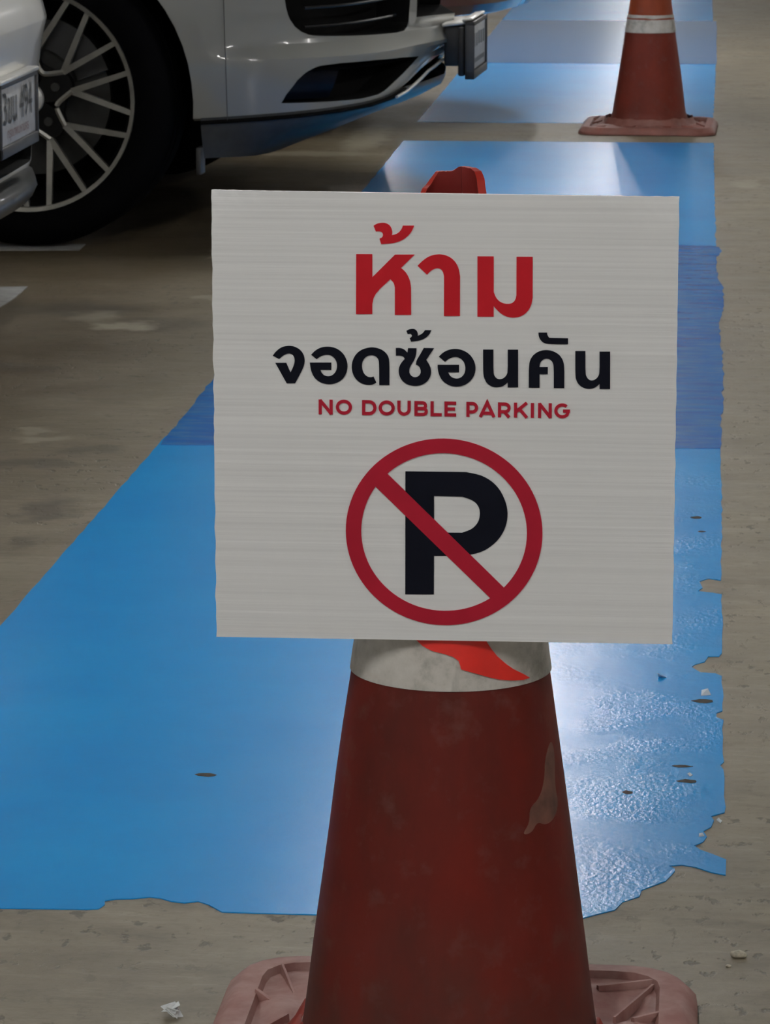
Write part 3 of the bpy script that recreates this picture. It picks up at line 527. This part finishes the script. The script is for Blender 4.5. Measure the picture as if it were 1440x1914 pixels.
def arc(cx_, cy_, rx, ry, a0, a1, n=16): return [(cx_ + rx * cos(radians(a0 + (a1 - a0) * i / n)), cy_ + ry * sin(radians(a0 + (a1 - a0) * i / n))) for i in range(n + 1)]
def letter(c, x0, x1, z0, z1):
    b = bmesh.new(); w_ = (z1 - z0) * .21; h = w_ / 2; l, r, d, u, m = x0 + h, x1 - h, z0 + h, z1 - h, (z0 + z1) / 2; cx_ = (x0 + x1) / 2
    cnt = [0]
    def S(p, cl=False): cnt[0] += 1; stroke(b, p, w_, cl, cnt[0] * .00005)
    if c in 'NKBDPRELI': S([(l if c != 'I' else cx_, z0), (l if c != 'I' else cx_, z1)])
    if c == 'N': S([(r, z0), (r, z1)]); S([(l - h * .2, z1 - h * .3), (r + h * .2, z0 + h * .3)])
    if c == 'O': S(arc(cx_, m, (r - l) / 2, (u - d) / 2, 0, 352, 30), True)
    if c == 'D': k = (u - d) / 2; S([(x0, d)] + arc(r - k, m, k, k, -90, 90, 16) + [(x0, u)])
    if c == 'U': k = (r - l) / 2; S([(l, z1), (l, d + k)] + arc(cx_, d + k, k, k, 180, 360, 16) + [(r, z1)])
    if c == 'B':
        for lo, hi, xr in ((d, m + h * .1, r), (m - h * .1, u, r - h * .5)):
            k = (hi - lo) / 2; S([(x0, lo)] + arc(xr - k, (lo + hi) / 2, k, k, -90, 90, 12) + [(x0, hi)])
    if c == 'L': S([(x0, d), (x1, d)])
    if c == 'E': S([(x0, d), (x1, d)]); S([(x0, u), (x1, u)]); S([(x0, m), (x1 - h * .8, m)])
    if c in 'PR':
        lo = z0 + (z1 - z0) * (.33 if c == 'P' else .38); k = (u - lo) / 2; S([(x0, lo)] + arc(r - k, (lo + u) / 2, k, k, -90, 90, 12) + [(x0, u)])
        if c == 'R': S([(cx_, lo), (r + h * .1, z0)])
    if c == 'A': S([(l - h * .3, z0), (cx_, z1 - h * .2), (r + h * .3, z0)]); S([(l + h * .9, z0 + (z1 - z0) * .26), (r - h * .9, z0 + (z1 - z0) * .26)])
    if c == 'K': S([(r, z1), (l, z0 + (z1 - z0) * .36)]); S([(l + (r - l) * .42, m + h * .2), (r + h * .1, z0)])
    if c == 'G': S(arc(cx_, m, (r - l) / 2 + h * .2, (u - d) / 2, 48, 318, 24) + [(r, m - h * .1)]); S([(cx_ + h * .5, m - h * .1), (r + h, m - h * .1)])
    return link('english_letter', upright(b), M['ink_dark_red'], sg)
for e in ENGLISH: letter(*e)
printed('parking_letter', [smooth_poly(GLYPH_P[0])], M['ink_black'], 0, [smooth_poly(GLYPH_P[1])])
b = bmesh.new(); rc_ = (.0006, -.0868)
el = lambda rx, rz: [(rc_[0] + rx * cos(2 * pi * i / 96), rc_[1] + rz * sin(2 * pi * i / 96)) for i in range(96)]
slab(b, el(.0751, .0726), -.0003, Z_INK + .0002, [el(.0633, .0614)]); slab(b, [(-.0447, -.0400), (.0493, -.1316), (.0391, -.1402), (-.0531, -.0508)], -.0003, Z_INK + .00026)
link('prohibition_ring', upright(b), M['ink_dark_red'], sg)
# ------------------------------------------------------------------ cars (local x = forward from the front axle, y = left, z = up)
def catmull(P, per=6):
    out = []
    for i in range(len(P) - 1):
        p0, p1, p2, p3 = Vector(P[max(0, i - 1)]), Vector(P[i]), Vector(P[i + 1]), Vector(P[min(len(P) - 1, i + 2)])
        for k in range(per):
            t = k / per; out.append(.5 * ((2 * p1) + (p2 - p0) * t + (2 * p0 - 5 * p1 + 4 * p2 - p3) * t * t + (3 * p1 - p0 - 3 * p2 + p3) * t ** 3))
    out.append(Vector(P[-1])); return out
class Shell:
    """plan outline of the right half from the tail centre round to the nose centre, with arc length u (0 where x = -0.4)"""
    def __init__(s, half, per=6):
        s.P = catmull(half, per); n = len(s.P); s.N = []
        for i in range(n):
            d = (s.P[min(n - 1, i + 1)] - s.P[max(0, i - 1)]).normalized(); s.N.append(Vector((d.y, -d.x)))
        s.N[0] = Vector((-1, 0)); s.N[-1] = Vector((1, 0))
        cum = [0.0]
        for i in range(1, n): cum.append(cum[-1] + (s.P[i] - s.P[i - 1]).length)
        k = next(i for i in range(n) if s.P[i].x >= -.4001 and s.P[i].y < -.3)
        s.u = [c - cum[k] for c in cum]
    def at(s, u):
        for i in range(len(s.u) - 1):
            if u <= s.u[i + 1] or i == len(s.u) - 2:
                t = max(0, min(1, (u - s.u[i]) / max(1e-9, s.u[i + 1] - s.u[i])))
                return s.P[i].lerp(s.P[i + 1], t), s.N[i].lerp(s.N[i + 1], t).normalized()
    def ringpts(s, zf, inf):
        right = []
        for p, n, u in zip(s.P, s.N, s.u):
            q = p - n * inf(u); right.append((q.x, q.y, zf(u)))
        left = [(x, -y, z) for x, y, z in right[-2:0:-1]]
        return right + left
def boolean(o, cutters):
    for c in cutters:
        m = o.modifiers.new('cut', 'BOOLEAN'); m.operation = 'DIFFERENCE'; m.object = c; m.solver = 'EXACT'; m.material_mode = 'TRANSFER'
    dg = bpy.context.evaluated_depsgraph_get(); dg.update()
    me = bpy.data.meshes.new_from_object(o.evaluated_get(dg)); o.modifiers.clear(); old = o.data; o.data = me
    for c in cutters: bpy.data.objects.remove(c, do_unlink=True)
def cutter(bm, mat): return link('cutter', bm, mat)
def wall_prism(sh, pts, depth=.07, out=.06, flat=True):
    """prism over a (u, z) polygon of the shell, reaching inwards along the local normal"""
    b = bmesh.new(); A, B = [], []
    for u, z in pts:
        p, n = sh.at(u); a = p + n * out; c = p - n * depth
        A.append(b.verts.new((a.x, a.y, z))); B.append(b.verts.new((c.x, c.y, z)))
    m = len(pts)
    fa = b.faces.new(A); fb = b.faces.new(B[::-1])
    for i in range(m): b.faces.new((A[i], B[i], B[(i + 1) % m], A[(i + 1) % m]))
    bmesh.ops.triangulate(b, faces=[fa, fb]); bmesh.ops.recalc_face_normals(b, faces=b.faces); return b
def mirror_y(bm):
    for v in bm.verts: v.co.y = -v.co.y
    bmesh.ops.reverse_faces(bm, faces=bm.faces); return bm

# --- wheel: axis along y, outer face towards -y
def make_wheel(parent, loc, R, rim, width, flip=False, simple=False):
    k = R / .325
    prof = [(rim - .004, 0.0), (rim + .010, -.006), (rim + (R - rim) * .45, -.014), (R - .020, -.008), (R - .006, .010), (R, .035), (R, width * .25), (R - .006, width * .25 + .003), (R - .006, width * .25 + .012), (R, width * .25 + .015), (R, width * .5 - .006), (R - .006, width * .5 - .004), (R - .006, width * .5 + .006), (R, width * .5 + .008), (R, width - .04), (R - .01, width - .01), (rim + .01, width), (rim - .004, width)]
    n = 72
    rows = [[(r * cos(2 * pi * i / n), y, r * sin(2 * pi * i / n)) for i in range(n)] for r, y in prof]
    for row in rows:                                     # the tyre sits flat on the ground
        for i, (x, y, z) in enumerate(row): row[i] = (x, y, max(z, -R + .004))
    wh = link('wheel', grid(rows, True), M['rubber'], parent, 40); wh.location = loc
    if flip: wh.rotation_euler = (0, 0, pi)
    rows = [[(r * cos(2 * pi * i / n), y, r * sin(2 * pi * i / n)) for i in range(n)] for r, y in ((rim - .011, .012), (rim - .010, -.003), (rim - .001, -.006), (rim + .001, .004), (rim, .02))]
    link('rim_lip', grid(rows, True), M['alloy'], wh, 40)
    rows = [[(r * cos(2 * pi * i / n), y, r * sin(2 * pi * i / n)) for i in range(n)] for r, y in ((rim - .006, .01), (rim - .022, .035), (rim - .035, width * .8), (.02, width * .82), (.004, width * .82))]
    link('wheel_barrel', grid(rows, True), M['void'], wh, 40)
    if simple:
        NS = 5
    # five groups of four slim machined spokes, dark arms and hub behind them
    spoke_me = None
    def bar(p, q, y0, y1, w0, w1, th):
        b = bmesh.new(); P, Q = Vector((p[0], y0, p[1])), Vector((q[0], y1, q[1])); d = (Q - P).normalized(); u = Vector((-d.z, 0, d.x)).normalized()
        A = [b.verts.new(v) for v in (P - u * w0 / 2, P + u * w0 / 2, Q + u * w1 / 2, Q - u * w1 / 2)]
        B = [b.verts.new(v + Vector((0, th, 0)) + (c - v) * .25) for v, c in ((A[0].co, P), (A[1].co, P), (A[2].co, Q), (A[3].co, Q))]
        b.faces.new(A)
        for i in range(4): b.faces.new((A[i], B[i], B[(i + 1) % 4], A[(i + 1) % 4]))
        b.faces.new(B[::-1]); return b
    pt = lambda r, a: (r * cos(radians(-a)), r * sin(radians(-a)))
    ra, y_in, y_out = .415 * rim, .032, .006
    for g in range(5):
        f = -23.5 + 72 * g
        for s in (-1, 1):
            ap = pt(ra, f + s * 13.2)
            for e in (8.5, 30): link('spoke', bar(pt(ra * .97, f + s * 13.2), pt(rim - .007, f + s * e), y_in, y_out, .014, .0115, .022), M['alloy'], wh)
        # machined bridge between neighbouring groups
        pts = []
        for i in range(11):
            t = i / 10; a = f + 13.2 + (72 - 26.4) * t; r = ra * .98 - (ra - .275 * rim) * sin(pi * t) ** .8; x, z = pt(r, a); pts.append((x, y_in + .002, z))
        b = bmesh.new(); tube(b, pts, .0062, 6); link('spoke_bridge', b, M['alloy'], wh, 50)
        b = bmesh.new(); A = [(.12 * rim, f - 40), (.33 * rim, f - 26), (ra, f - 13.2), (ra * 1.02, f), (ra, f + 13.2), (.33 * rim, f + 26), (.12 * rim, f + 40)]
        T = [b.verts.new((pt(*a)[0], y_in + .004, pt(*a)[1])) for a in A]; B = [b.verts.new((pt(*a)[0], y_in + .03, pt(*a)[1])) for a in A]
        b.faces.new(T); b.faces.new(B[::-1])
        for i in range(7): b.faces.new((T[i], T[(i + 1) % 7], B[(i + 1) % 7], B[i]))
        link('hub_arm', b, M['alloy_dark'], wh)
        x, z = pt(.27 * rim, f); b = bmesh.new(); tube(b, [(x, y_in - .001, z), (x, y_in + .01, z)], .010, 10); link('wheel_bolt', b, M['steel'], wh, 40)
    rows = [[(r * cos(2 * pi * i / 40), y, r * sin(2 * pi * i / 40)) for i in range(40)] for r, y in ((.002, y_in - .008), (.10 * rim, y_in - .008), (.135 * rim, y_in - .003), (.15 * rim, y_in + .012))]
    link('hub_cap', grid(rows, True), M['silver'], wh, 40)
    rows = [[(r * cos(2 * pi * i / 48), y, r * sin(2 * pi * i / 48)) for i in range(48)] for r, y in ((.16 * rim, .085), (.30 * rim, .08), (.31 * rim, .092), (.70 * rim, .092), (.70 * rim, .112), (.2 * rim, .112))]
    link('brake_disc', grid(rows, True), M['steel'], wh, 30)
    b = bmesh.new(); rows = []
    for y in (.075, .125):
        for r in (.45, .74): rows.append([(r * rim * cos(radians(a)), y, r * rim * sin(radians(a))) for a in range(20, 75, 6)])
    link('brake_caliper', grid([rows[0], rows[1], rows[3], rows[2], rows[0]]), M['dkgrey'], wh, 40)
    return wh
def copy_wheel(wh, loc, parent, flip=False):
    c = wh.copy(); COL.objects.link(c); c.parent = parent; c.location = loc; c.rotation_euler = (0, 0, pi if flip else 0)
    for ch in wh.children:
        d = ch.copy(); COL.objects.link(d); d.parent = c
    return c
def cabin(parent, x0, x1, hw, z0, z1, mat):
    spec = [(z0 - .03, 0, 0, 0), (z0 + (z1 - z0) * .12, .06, .02, .03), (z1 - .06, .62, .30, .16), (z1, .80, .45, .22)]
    rows = []
    for z, fr, re, s in spec:
        a, b_, w_ = x1 - fr, x0 + re, hw - s; rows.append([(b_, -w_ * .93, z), (b_ + .1, -w_, z), (a - .25, -w_, z), (a - .05, -w_ * .8, z), (a, -w_ * .4, z), (a, w_ * .4, z), (a - .05, w_ * .8, z), (a - .25, w_, z), (b_ + .1, w_, z), (b_, w_ * .93, z)])
    link('windows', grid(rows, True, True), M['glass'], parent, 30)
    top = [[(x, y, z + d) for x, y, z in rows[3]] for d in (-.004, .03)]
    link('roof', grid(top + [[((x - (x0 + x1) / 2) * .8 + (x0 + x1) / 2, y * .8, z1 + .05) for x, y, z in rows[3]]], True, True), mat, parent, 30)
def make_body(parent, sh, levels, mat, arches, cuts, R_arch, z_c):
    rows = [sh.ringpts(zf, inf) for zf, inf in levels]
    b = grid(rows, True)
    for r in (rows[0], rows[-1]):
        cx_ = sum(p[0] for p in r) / len(r); cz = sum(p[2] for p in r) / len(r) if r is rows[-1] else max(p[2] for p in r)
    b.verts.ensure_lookup_table(); n = len(rows[0])
    for k, top in ((0, False), (len(rows) - 1, True)):                  # caps: strips between the two halves
        idx = [b.verts[k * n + i] for i in range(n)]; h = n // 2
        for i in range(h):
            a, c, d, e = idx[i], idx[i + 1], idx[(n - i - 1) % n], idx[(n - i) % n]
            try: b.faces.new([v for j, v in enumerate((a, c, d, e)) if v not in (a, c, d, e)[:j]])
            except ValueError: pass
    o = link('body', b, mat, parent)
    cs = []
    for x in arches:
        for s in (-1, 1):
            cb = bmesh.new(); tube(cb, [(x, s * 1.2, z_c), (x, s * .50, z_c)], R_arch, 56); bmesh.ops.recalc_face_normals(cb, faces=cb.faces); cs.append(cutter(cb, M['void']))
    for c in cuts:
        cs.append(cutter(c, M['void']))
    # cutters live in world space at the origin while the body is still unparented in space
    pm = parent.matrix_basis.copy(); mw = Matrix.Translation(parent.location) @ parent.rotation_euler.to_matrix().to_4x4()
    for c in cs: c.matrix_world = mw
    bpy.context.view_layer.update(); boolean(o, cs)
    for p in o.data.polygons: p.use_smooth = True
    o.data.set_sharp_from_angle(angle=radians(19)); return o

UF = [.786, .94, 1.127, 1.28, 1.40, 1.48, 1.58, 1.72, 1.816]; ZF = [.281, .289, .297, .303, .313, .330, .352, .366, .370]
HALF_SUV = [(-3.35, 0), (-3.33, -.35), (-3.25, -.62), (-3.05, -.78), (-2.6, -.83), (-1.6, -.84), (-.8, -.84), (-.4, -.84), (0, -.84), (.25, -.835), (.377, -.82), (.50, -.79), (.60, -.74), (.68, -.66), (.74, -.55), (.785, -.40), (.82, -.22), (.842, 0)]
def front(u): return max(0.0, min(1.0, (u - .80) / .24))
def plate_text(parent, body, w_, h, loc, mat):
    c = bpy.data.curves.new('text', 'FONT'); c.body = body; c.resolution_u = 3; c.align_x = 'CENTER'
    o = bpy.data.objects.new('text', c); COL.objects.link(o); bpy.context.view_layer.update()
    me = bpy.data.meshes.new_from_object(o.evaluated_get(bpy.context.evaluated_depsgraph_get())); bpy.data.objects.remove(o, do_unlink=True)
    xs = [v.co.x for v in me.vertices]; ys = [v.co.y for v in me.vertices]; x0, x1, y0, y1 = min(xs), max(xs), min(ys), max(ys)
    for v in me.vertices:                      # stands in the yz plane, reads from +x
        px = (v.co.x - (x0 + x1) / 2) / (x1 - x0) * w_; pz = (v.co.y - (y0 + y1) / 2) / (y1 - y0) * h; v.co = (loc[0], loc[1] + px, loc[2] + pz)
    return tag(link('plate_lettering', me, mat, parent), kind='stuff')
def make_plate(parent, x, z0, z1, hw, tilt=0.0):
    zc, h = (z0 + z1) / 2, z1 - z0; fr = bmesh.new(); t = .010
    for c, s in (((x, 0, z1 - t / 2), (.022, 2 * hw, t)), ((x, 0, z0 + t), (.022, 2 * hw, 2 * t)), ((x, -hw + t / 2, zc), (.022, t, h)), ((x, hw - t / 2, zc), (.022, t, h)), ((x - .006, 0, zc), (.008, 2 * hw - t, h - t))): box(fr, c, s, bevel=.002)
    f = link('plate_frame', fr, M['dkgrey'], parent, 40)
    pl = link('number_plate', mbox((x + .002, 0, zc + t / 2), (.008, 2 * hw - 2 * t, h - 3 * t), bevel=.002), M['plate'], f, 40)
    return f, pl

# ---- pale grey sport utility car: we look at its right front corner
suv = thing('car', 'pale grey sport utility car with slim multi spoke alloy wheel and black lower intakes', 'car', (-1.443, 8.529, 0), radians(-2.4))
sh = Shell(HALF_SUV)
lv = lambda z, i_f, i_s: (lambda u, z=z: z, lambda u, a=i_f, b_=i_s: a * front(u) + b_ * (1 - front(u)))
bulge = lambda u: max(0.0, min(1.0, (u - 1.50) / .316)) ** 1.3      # the grille surround stands forward at the nose
lvn = lambda z, i_f, i_s, k: (lambda u, z=z: z, lambda u, a=i_f, b_=i_s, k=k: a * front(u) + b_ * (1 - front(u)) - k * bulge(u))
zb = lambda u: interp(u, UF, ZF) if u > .70 else .25
levels = [(lambda u: zb(u) + .02, lambda u: .10), (zb, lambda u: .028), (lambda u: zb(u) + .006, lambda u: .014),
          (lambda u: zb(u) * .45 + .415 * .55, lambda u: .006 * front(u)), lvn(.407, .0005, .0, .022), lvn(.4155, .001, 0, .026), lvn(.424, .0075, 0, .029), lvn(.438, .022, 0, .034), lvn(.446, .029, 0, .038), lvn(.455, .032, 0, .042),
          lvn(.50, .031, 0, .048), lvn(.58, .031, .002, .048), lvn(.66, .036, .006, .046), lvn(.74, .045, .014, .04), lv(.80, .07, .03), lv(.85, .12, .06), lv(.885, .20, .11), lv(.90, .34, .2)]
FOG = [(.972, .318), (.999, .356), (1.025, .381), (1.045, .391), (1.065, .397), (1.127, .400), (1.246, .399), (1.40, .394), (1.521, .388), (1.461, .368), (1.375, .342), (1.32, .325), (1.286, .319), (1.206, .315), (1.097, .316)]
GR1 = [(.985, .60), (.987, .542), (.995, .51), (1.008, .49), (1.025, .476), (1.045, .467), (1.069, .461), (1.166, .456), (1.301, .451), (1.44, .447), (1.49, .448), (1.515, .455), (1.524, .466), (1.532, .516), (1.538, .60)]
GR2L = [(1.562, .474), (1.562, .60)]
cuts = []
for s in (0, 1):
    for poly in (FOG, GR1):
        c = wall_prism(sh, poly, .075 if poly is FOG else .11); cuts.append(mirror_y(c) if s else c)
b = bmesh.new(); ys = [-.24, -.16, -.08, 0, .08, .16, .24]
lo = [(y, .474 - .005 * (1 - abs(y) / .24)) for y in ys]; prof = lo + [(.24, .62), (-.24, .62)]
A = [b.verts.new((.97, y, z)) for y, z in prof]; B = [b.verts.new((.74, y, z)) for y, z in prof]
b.faces.new(A); b.faces.new(B[::-1])
for i in range(len(prof)): b.faces.new((A[i], B[i], B[(i + 1) % len(prof)], A[(i + 1) % len(prof)]))
bmesh.ops.triangulate(b, faces=[f for f in b.faces if len(f.verts) > 4]); bmesh.ops.recalc_face_normals(b, faces=b.faces); cuts.append(b)
make_body(suv, sh, levels, M['suv'], (0, -2.46), cuts, .372, .325)
link('underbody', mbox((-1.25, 0, .27), (3.6, 1.0, .12)), M['void'], suv)
cabin(suv, -3.2, .10, .72, .86, 1.38, M['suv'])
# lower lip tucked under the bumper
LU = [.790, .83, .865, .90, .937, .975, 1.011, 1.06, 1.127, 1.19, 1.246, 1.30, 1.36, 1.41, 1.462, 1.53, 1.60, 1.70, 1.816]
BP_U = [.790, .865, .937, 1.011, 1.127, 1.246, 1.36, 1.462, 1.60, 1.816]
BP_X = [.392, .454, .492, .515, .530, .540, .546, .550, .553, .556]; BP_Y = [-.800, -.765, -.735, -.67, -.58, -.45, -.32, -.20, -.10, 0]
rows = [[], [], [], [], [], [], []]
for u in LU:
    p, n = sh.at(u); a = p - n * .012; c = Vector((interp(u, BP_U, BP_X), interp(u, BP_U, BP_Y))); z = min(zb(u), .318) - .003
    for i, (t, zz) in enumerate(((-.02, z + .010), (0, z), (.03, z - (z - .2) * .12), (.22, z - (z - .2) * .36), (.58, z - (z - .2) * .68), (1, .200), (1.05, .212))):
        q = a.lerp(c, max(0, t)); rows[i].append((q.x, q.y, zz))
for r in rows: r += [(x, -y, z) for x, y, z in r[-2::-1]]
lipb = grid(rows)
link('bumper_lip', lipb, M['lip'], suv, 50)
b = bmesh.new(); pts = [(p.x - n.x * .010, p.y - n.y * .010, zb(u) - .003) for u in (.79, .86, .94, 1.02, 1.127, 1.246, 1.36, 1.44) for p, n in (sh.at(u),)]; tube(b, pts, .0050, 6)
link('panel_gap', b, M['void'], suv)
b = bmesh.new(); pts = [(p.x + n.x * .001, p.y + n.y * .001, interp(u, UF, ZF) - .002) for u in (1.36, 1.42, 1.48, 1.53, 1.58, 1.65, 1.72, 1.816) for p, n in (sh.at(u),)]
pts += [(x, -y, z) for x, y, z in pts[-2::-1]]; tube(b, pts, .0036, 8); tag(link('trim_strip', b, M['silver'], suv, 60), 'thin bright strip under the bumper')
b = bmesh.new(); pts = []
for z in (.285, .33, .40, .415, .44, .50, .58):
    p, n = sh.at(.848 - (z - .285) * .02); pts.append((p.x + n.x * .0008 - n.x * interp(z, [.40, .415, .446, .6], [0, .001, .029, .031]) * front(.84), p.y + n.y * .0012 - n.y * interp(z, [.40, .415, .446, .6], [0, .001, .021, .022]) * front(.84), z))
tube(b, pts, .0008, 4); link('panel_gap', b, M['dkgrey'], suv)
link('mud_flap', mbox((.383, -.795, .195), (.012, .05, .06), bevel=.003), M['dkgrey'], suv, 40)
# pieces inside the intakes
for s in (1, -1):
    for k, z in enumerate((.520, .478)):
        b = bmesh.new(); pts = []
        for u in (1.06, 1.16, 1.26, 1.36, 1.46, 1.50):
            p, n = sh.at(u); q = p - n * .055; pts.append((q.x, q.y * s, z + (u - 1.06) * .01))
        tube(b, pts, .0035, 6); link('intake_slat', b, M['slat'], suv, 50)
    b = bmesh.new(); rows = []
    for z0_, dep in ((.398, .024), (.386, .008), (.384, .03)):
        rows.append([((p - n * dep).x, (p - n * dep).y * s, z0_) for u in (1.06, 1.15, 1.25, 1.35, 1.45, 1.50) for p, n in (sh.at(u),)])
    link('intake_blade', grid(rows), M['edge'], suv, 60)
    rows = []
    for z0_, u0, u1, dep in ((.322, .99, 1.13, .045), (.352, 1.01, 1.14, .035), (.382, 1.04, 1.15, .030), (.392, 1.06, 1.16, .036)):
        rows.append([((p - n * dep).x, (p - n * dep).y * s, z0_) for i in range(5) for p, n in (sh.at(u0 + (u1 - u0) * i / 4),)])
    link('fog_lamp', grid(rows), M['fog'], suv, 60)
# centre plate carrier and number plate
b = bmesh.new(); box(b, (.862, 0, .398), (.045, .20, .095), bevel=.006); box(b, (.884, 0, .387), (.016, .26, .115), bevel=.005)
link('plate_bracket', b, M['black'], suv, 40)
b = bmesh.new(); box(b, (.864, 0, .4505), (.055, .24, .008), Matrix.Rotation(radians(-6), 3, 'Y'), .003); box(b, (.899, 0, .462), (.026, .28, .006), Matrix.Rotation(radians(-8), 3, 'Y'), .003)
tag(link('plate_cap', b, M['silver'], suv, 40), 'pale grey cap above the plate')
fr_, pl_ = make_plate(suv, .906, .324, .458, .150)
rnd = random.Random(4)
plate_marks = bmesh.new()
for i in range(5): box(plate_marks, (.9125, -.10 + i * .05, .414 + rnd.uniform(-.003, .003)), (.002, .022, .030))
for i in range(9): box(plate_marks, (.9125, -.10 + i * .025, .364), (.002, .014, .010))
tag(link('faint_marks', plate_marks, M['faint'], fr_), kind='stuff')
wh = make_wheel(suv, (0, -.829, .325), .325, .246, .24)
copy_wheel(wh, (-2.46, -.829, .325), suv); copy_wheel(wh, (0, .829, .325), suv, True); copy_wheel(wh, (-2.46, .829, .325), suv, True)
for s in (-1, 1):
    b = bmesh.new(); rows = [[((p - n * d).x, (p - n * d).y * -s, z) for u in (.98, 1.08, 1.2, 1.32, 1.40) for p, n in (sh.at(u),)] for z, d in ((.665, .030), (.70, .030), (.74, .042), (.77, .052))]
    link('headlight', grid(rows), M['lamp_glass'], suv, 50)

# ---- white car nearest to us on the left: only its nose is in view
HALF_CAR = [(-3.3, 0), (-3.28, -.35), (-3.2, -.6), (-3.0, -.74), (-2.5, -.785), (-1.6, -.79), (-.8, -.79), (-.4, -.79), (0, -.79), (.3, -.785), (.5, -.74), (.66, -.62), (.765, -.48), (.800, -.34), (.806, -.17), (.807, 0)]
def white_nose(t, name_parts=True):
    s2 = Shell(HALF_CAR)
    lv2 = lambda z, i: (lambda u, z=z: z, lambda u, i=i: i * front(u))
    L = [lv2(.23, .10), lv2(.235, .06), lv2(.30, .035), lv2(.36, .032), lv2(.415, .030), lv2(.47, .018), lv2(.53, .010), lv2(.571, .0), lv2(.575, .0003), lv2(.598, .006), lv2(.614, .012), lv2(.64, .026), lv2(.67, .040), lv2(.71, .115), lv2(.75, .20), lv2(.78, .34)]
    cb = bmesh.new(); box(cb, (.80, 0, .362), (.22, .74, .115), bevel=.02); bmesh.ops.recalc_face_normals(cb, faces=cb.faces)
    make_body(t, s2, L, M['white'], (0, -2.35), [cb], .36, .31)
    link('underbody', mbox((-1.25, 0, .27), (3.4, .9, .1)), M['void'], t)
    cabin(t, -3.0, -.05, .68, .74, 1.22, M['white'])
    for z in (.335, .358, .381, .402):
        b = bmesh.new(); tube(b, [(.752 - .012 * abs(y), y, z) for y in (-.36, -.2, 0, .2, .36)], .0055, 6); link('grille_slat', b, M['dkgrey'], t, 50)
    # protruding chin lip
    rows = []
    plan2 = [(.60, -.62), (.70, -.52), (.765, -.38), (.795, -.25), (.806, -.12), (.808, 0), (.806, .12), (.795, .25), (.765, .38), (.70, .52), (.60, .62)]
    for z, d in ((.302, .10), (.296, .02), (.285, .004), (.268, 0), (.247, .010), (.232, .05), (.234, .14)): rows.append([(x - d, y * (1 - d * .3), z) for x, y in plan2])
    link('chin_lip', grid(rows), M['lip'], t, 45)
    f, p = make_plate(t, .803, .357, .490, .178)
    b = bmesh.new(); box(b, (.804, 0, .492), (.024, .36, .008), bevel=.003); link('frame_edge', b, M['silver'], f, 40)
    plate_text(f, '3ขน 494', .27, .058, (.8112, -.005, .443), M['plate_ink'])
    plate_text(f, 'กรุงเทพมหานคร', .20, .020, (.8112, -.01, .393), M['plate_red'])
    w_ = make_wheel(t, (0, -.775, .31), .31, .22, .21); copy_wheel(w_, (-2.35, -.775, .31), t); copy_wheel(w_, (0, .775, .31), t, True); copy_wheel(w_, (-2.35, .775, .31), t, True)
wc = thing('car', 'white car at the left edge with a framed number plate over a slatted grille', 'car', (-2.037, 6.33, 0), 0)
white_nose(wc)

# ---- maroon car beyond the grey one: the bottom of its bumper shows behind the plate
mc = thing('car', 'dark maroon car behind the grey one showing only the underside of its bumper', 'car', (-1.345, 10.95, 0), 0)
zb3 = lambda u: .335 if u > .7 else .25
levels3 = [(lambda u: zb3(u) + .006, lambda u: .13), (zb3, lambda u: .07), (lambda u: zb3(u) + .012, lambda u: .028), (lambda u: zb3(u) + .04, lambda u: .006), (lambda u: zb3(u) + .09, lambda u: 0)] + [lv(.47, .002, 0), lv(.55, .01, 0), lv(.66, .03, .006), lv(.74, .05, .014), lv(.80, .08, .03), lv(.86, .20, .11), lv(.90, .34, .2)]
sh3 = Shell(HALF_SUV)
make_body(mc, sh3, levels3, M['maroon'], (0, -2.46), [wall_prism(sh3, [(1.35, .46), (1.35, .62), (1.70, .62), (1.70, .46)], .08)], .372, .325)
link('underbody', mbox((-1.4, 0, .29), (3.4, 1.0, .1)), M['void'], mc)
cabin(mc, -3.2, .10, .72, .86, 1.38, M['maroon'])
w3 = copy_wheel(wh, (0, -.829, .325), mc)
for p, f in (((-2.46, -.829, .325), False), ((0, .829, .325), True), ((-2.46, .829, .325), True)): copy_wheel(wh, p, mc, f)

# ------------------------------------------------------------------ litter on the concrete
def pebble(name, label, x, y, s, seed, mat, flat=.5):
    b = bmesh.new(); bmesh.ops.create_icosphere(b, subdivisions=2, radius=1)
    for v in b.verts:
        v.co *= 1 + .25 * noise.noise(v.co * 1.7 + Vector((seed, 0, 0))); v.co = Vector((v.co.x * s, v.co.y * s * .7, max(v.co.z, -.7) * s * flat))
    z = min(v.co.z for v in b.verts); bmesh.ops.translate(b, vec=(0, 0, -z), verts=b.verts)
    o = link(name, b, mat, None, 50); o.location = (x, y, 0); return tag(o, label, 'stone')
pebble('stone_chip', 'larger pale stone chip lying right of the cone base', .045, 3.0, .0075, 1, M['stone'])
pebble('stone_chip', 'tiny pale stone crumb just below the larger chip', .0365, 2.973, .0026, 5, M['stone'])
b = bmesh.new()
for i in range(5):
    a = i * 1.3; f = [b.verts.new((.008 * cos(a + k * 1.6) * (1 + .4 * sin(i + k)), .008 * sin(a + k * 1.6) * (1 + .3 * cos(i * 2 + k)), .002 + .011 * abs(sin(i * 1.7 + k * 1.1)))) for k in range(4)]
    b.faces.new(f)
z = min(v.co.z for v in b.verts); bmesh.ops.translate(b, vec=(0, 0, -z), verts=b.verts)
e = bmesh.ops.extrude_face_region(b, geom=list(b.faces)); bmesh.ops.translate(b, vec=(.0003, .0003, .0006), verts=[v for v in e['geom'] if isinstance(v, bmesh.types.BMVert)])
o = link('plastic_scrap', b, M['wrap'], None); o.location = (-.4275, 2.803, 0); tag(o, 'crumpled shiny clear plastic scrap on the concrete in front', 'litter')
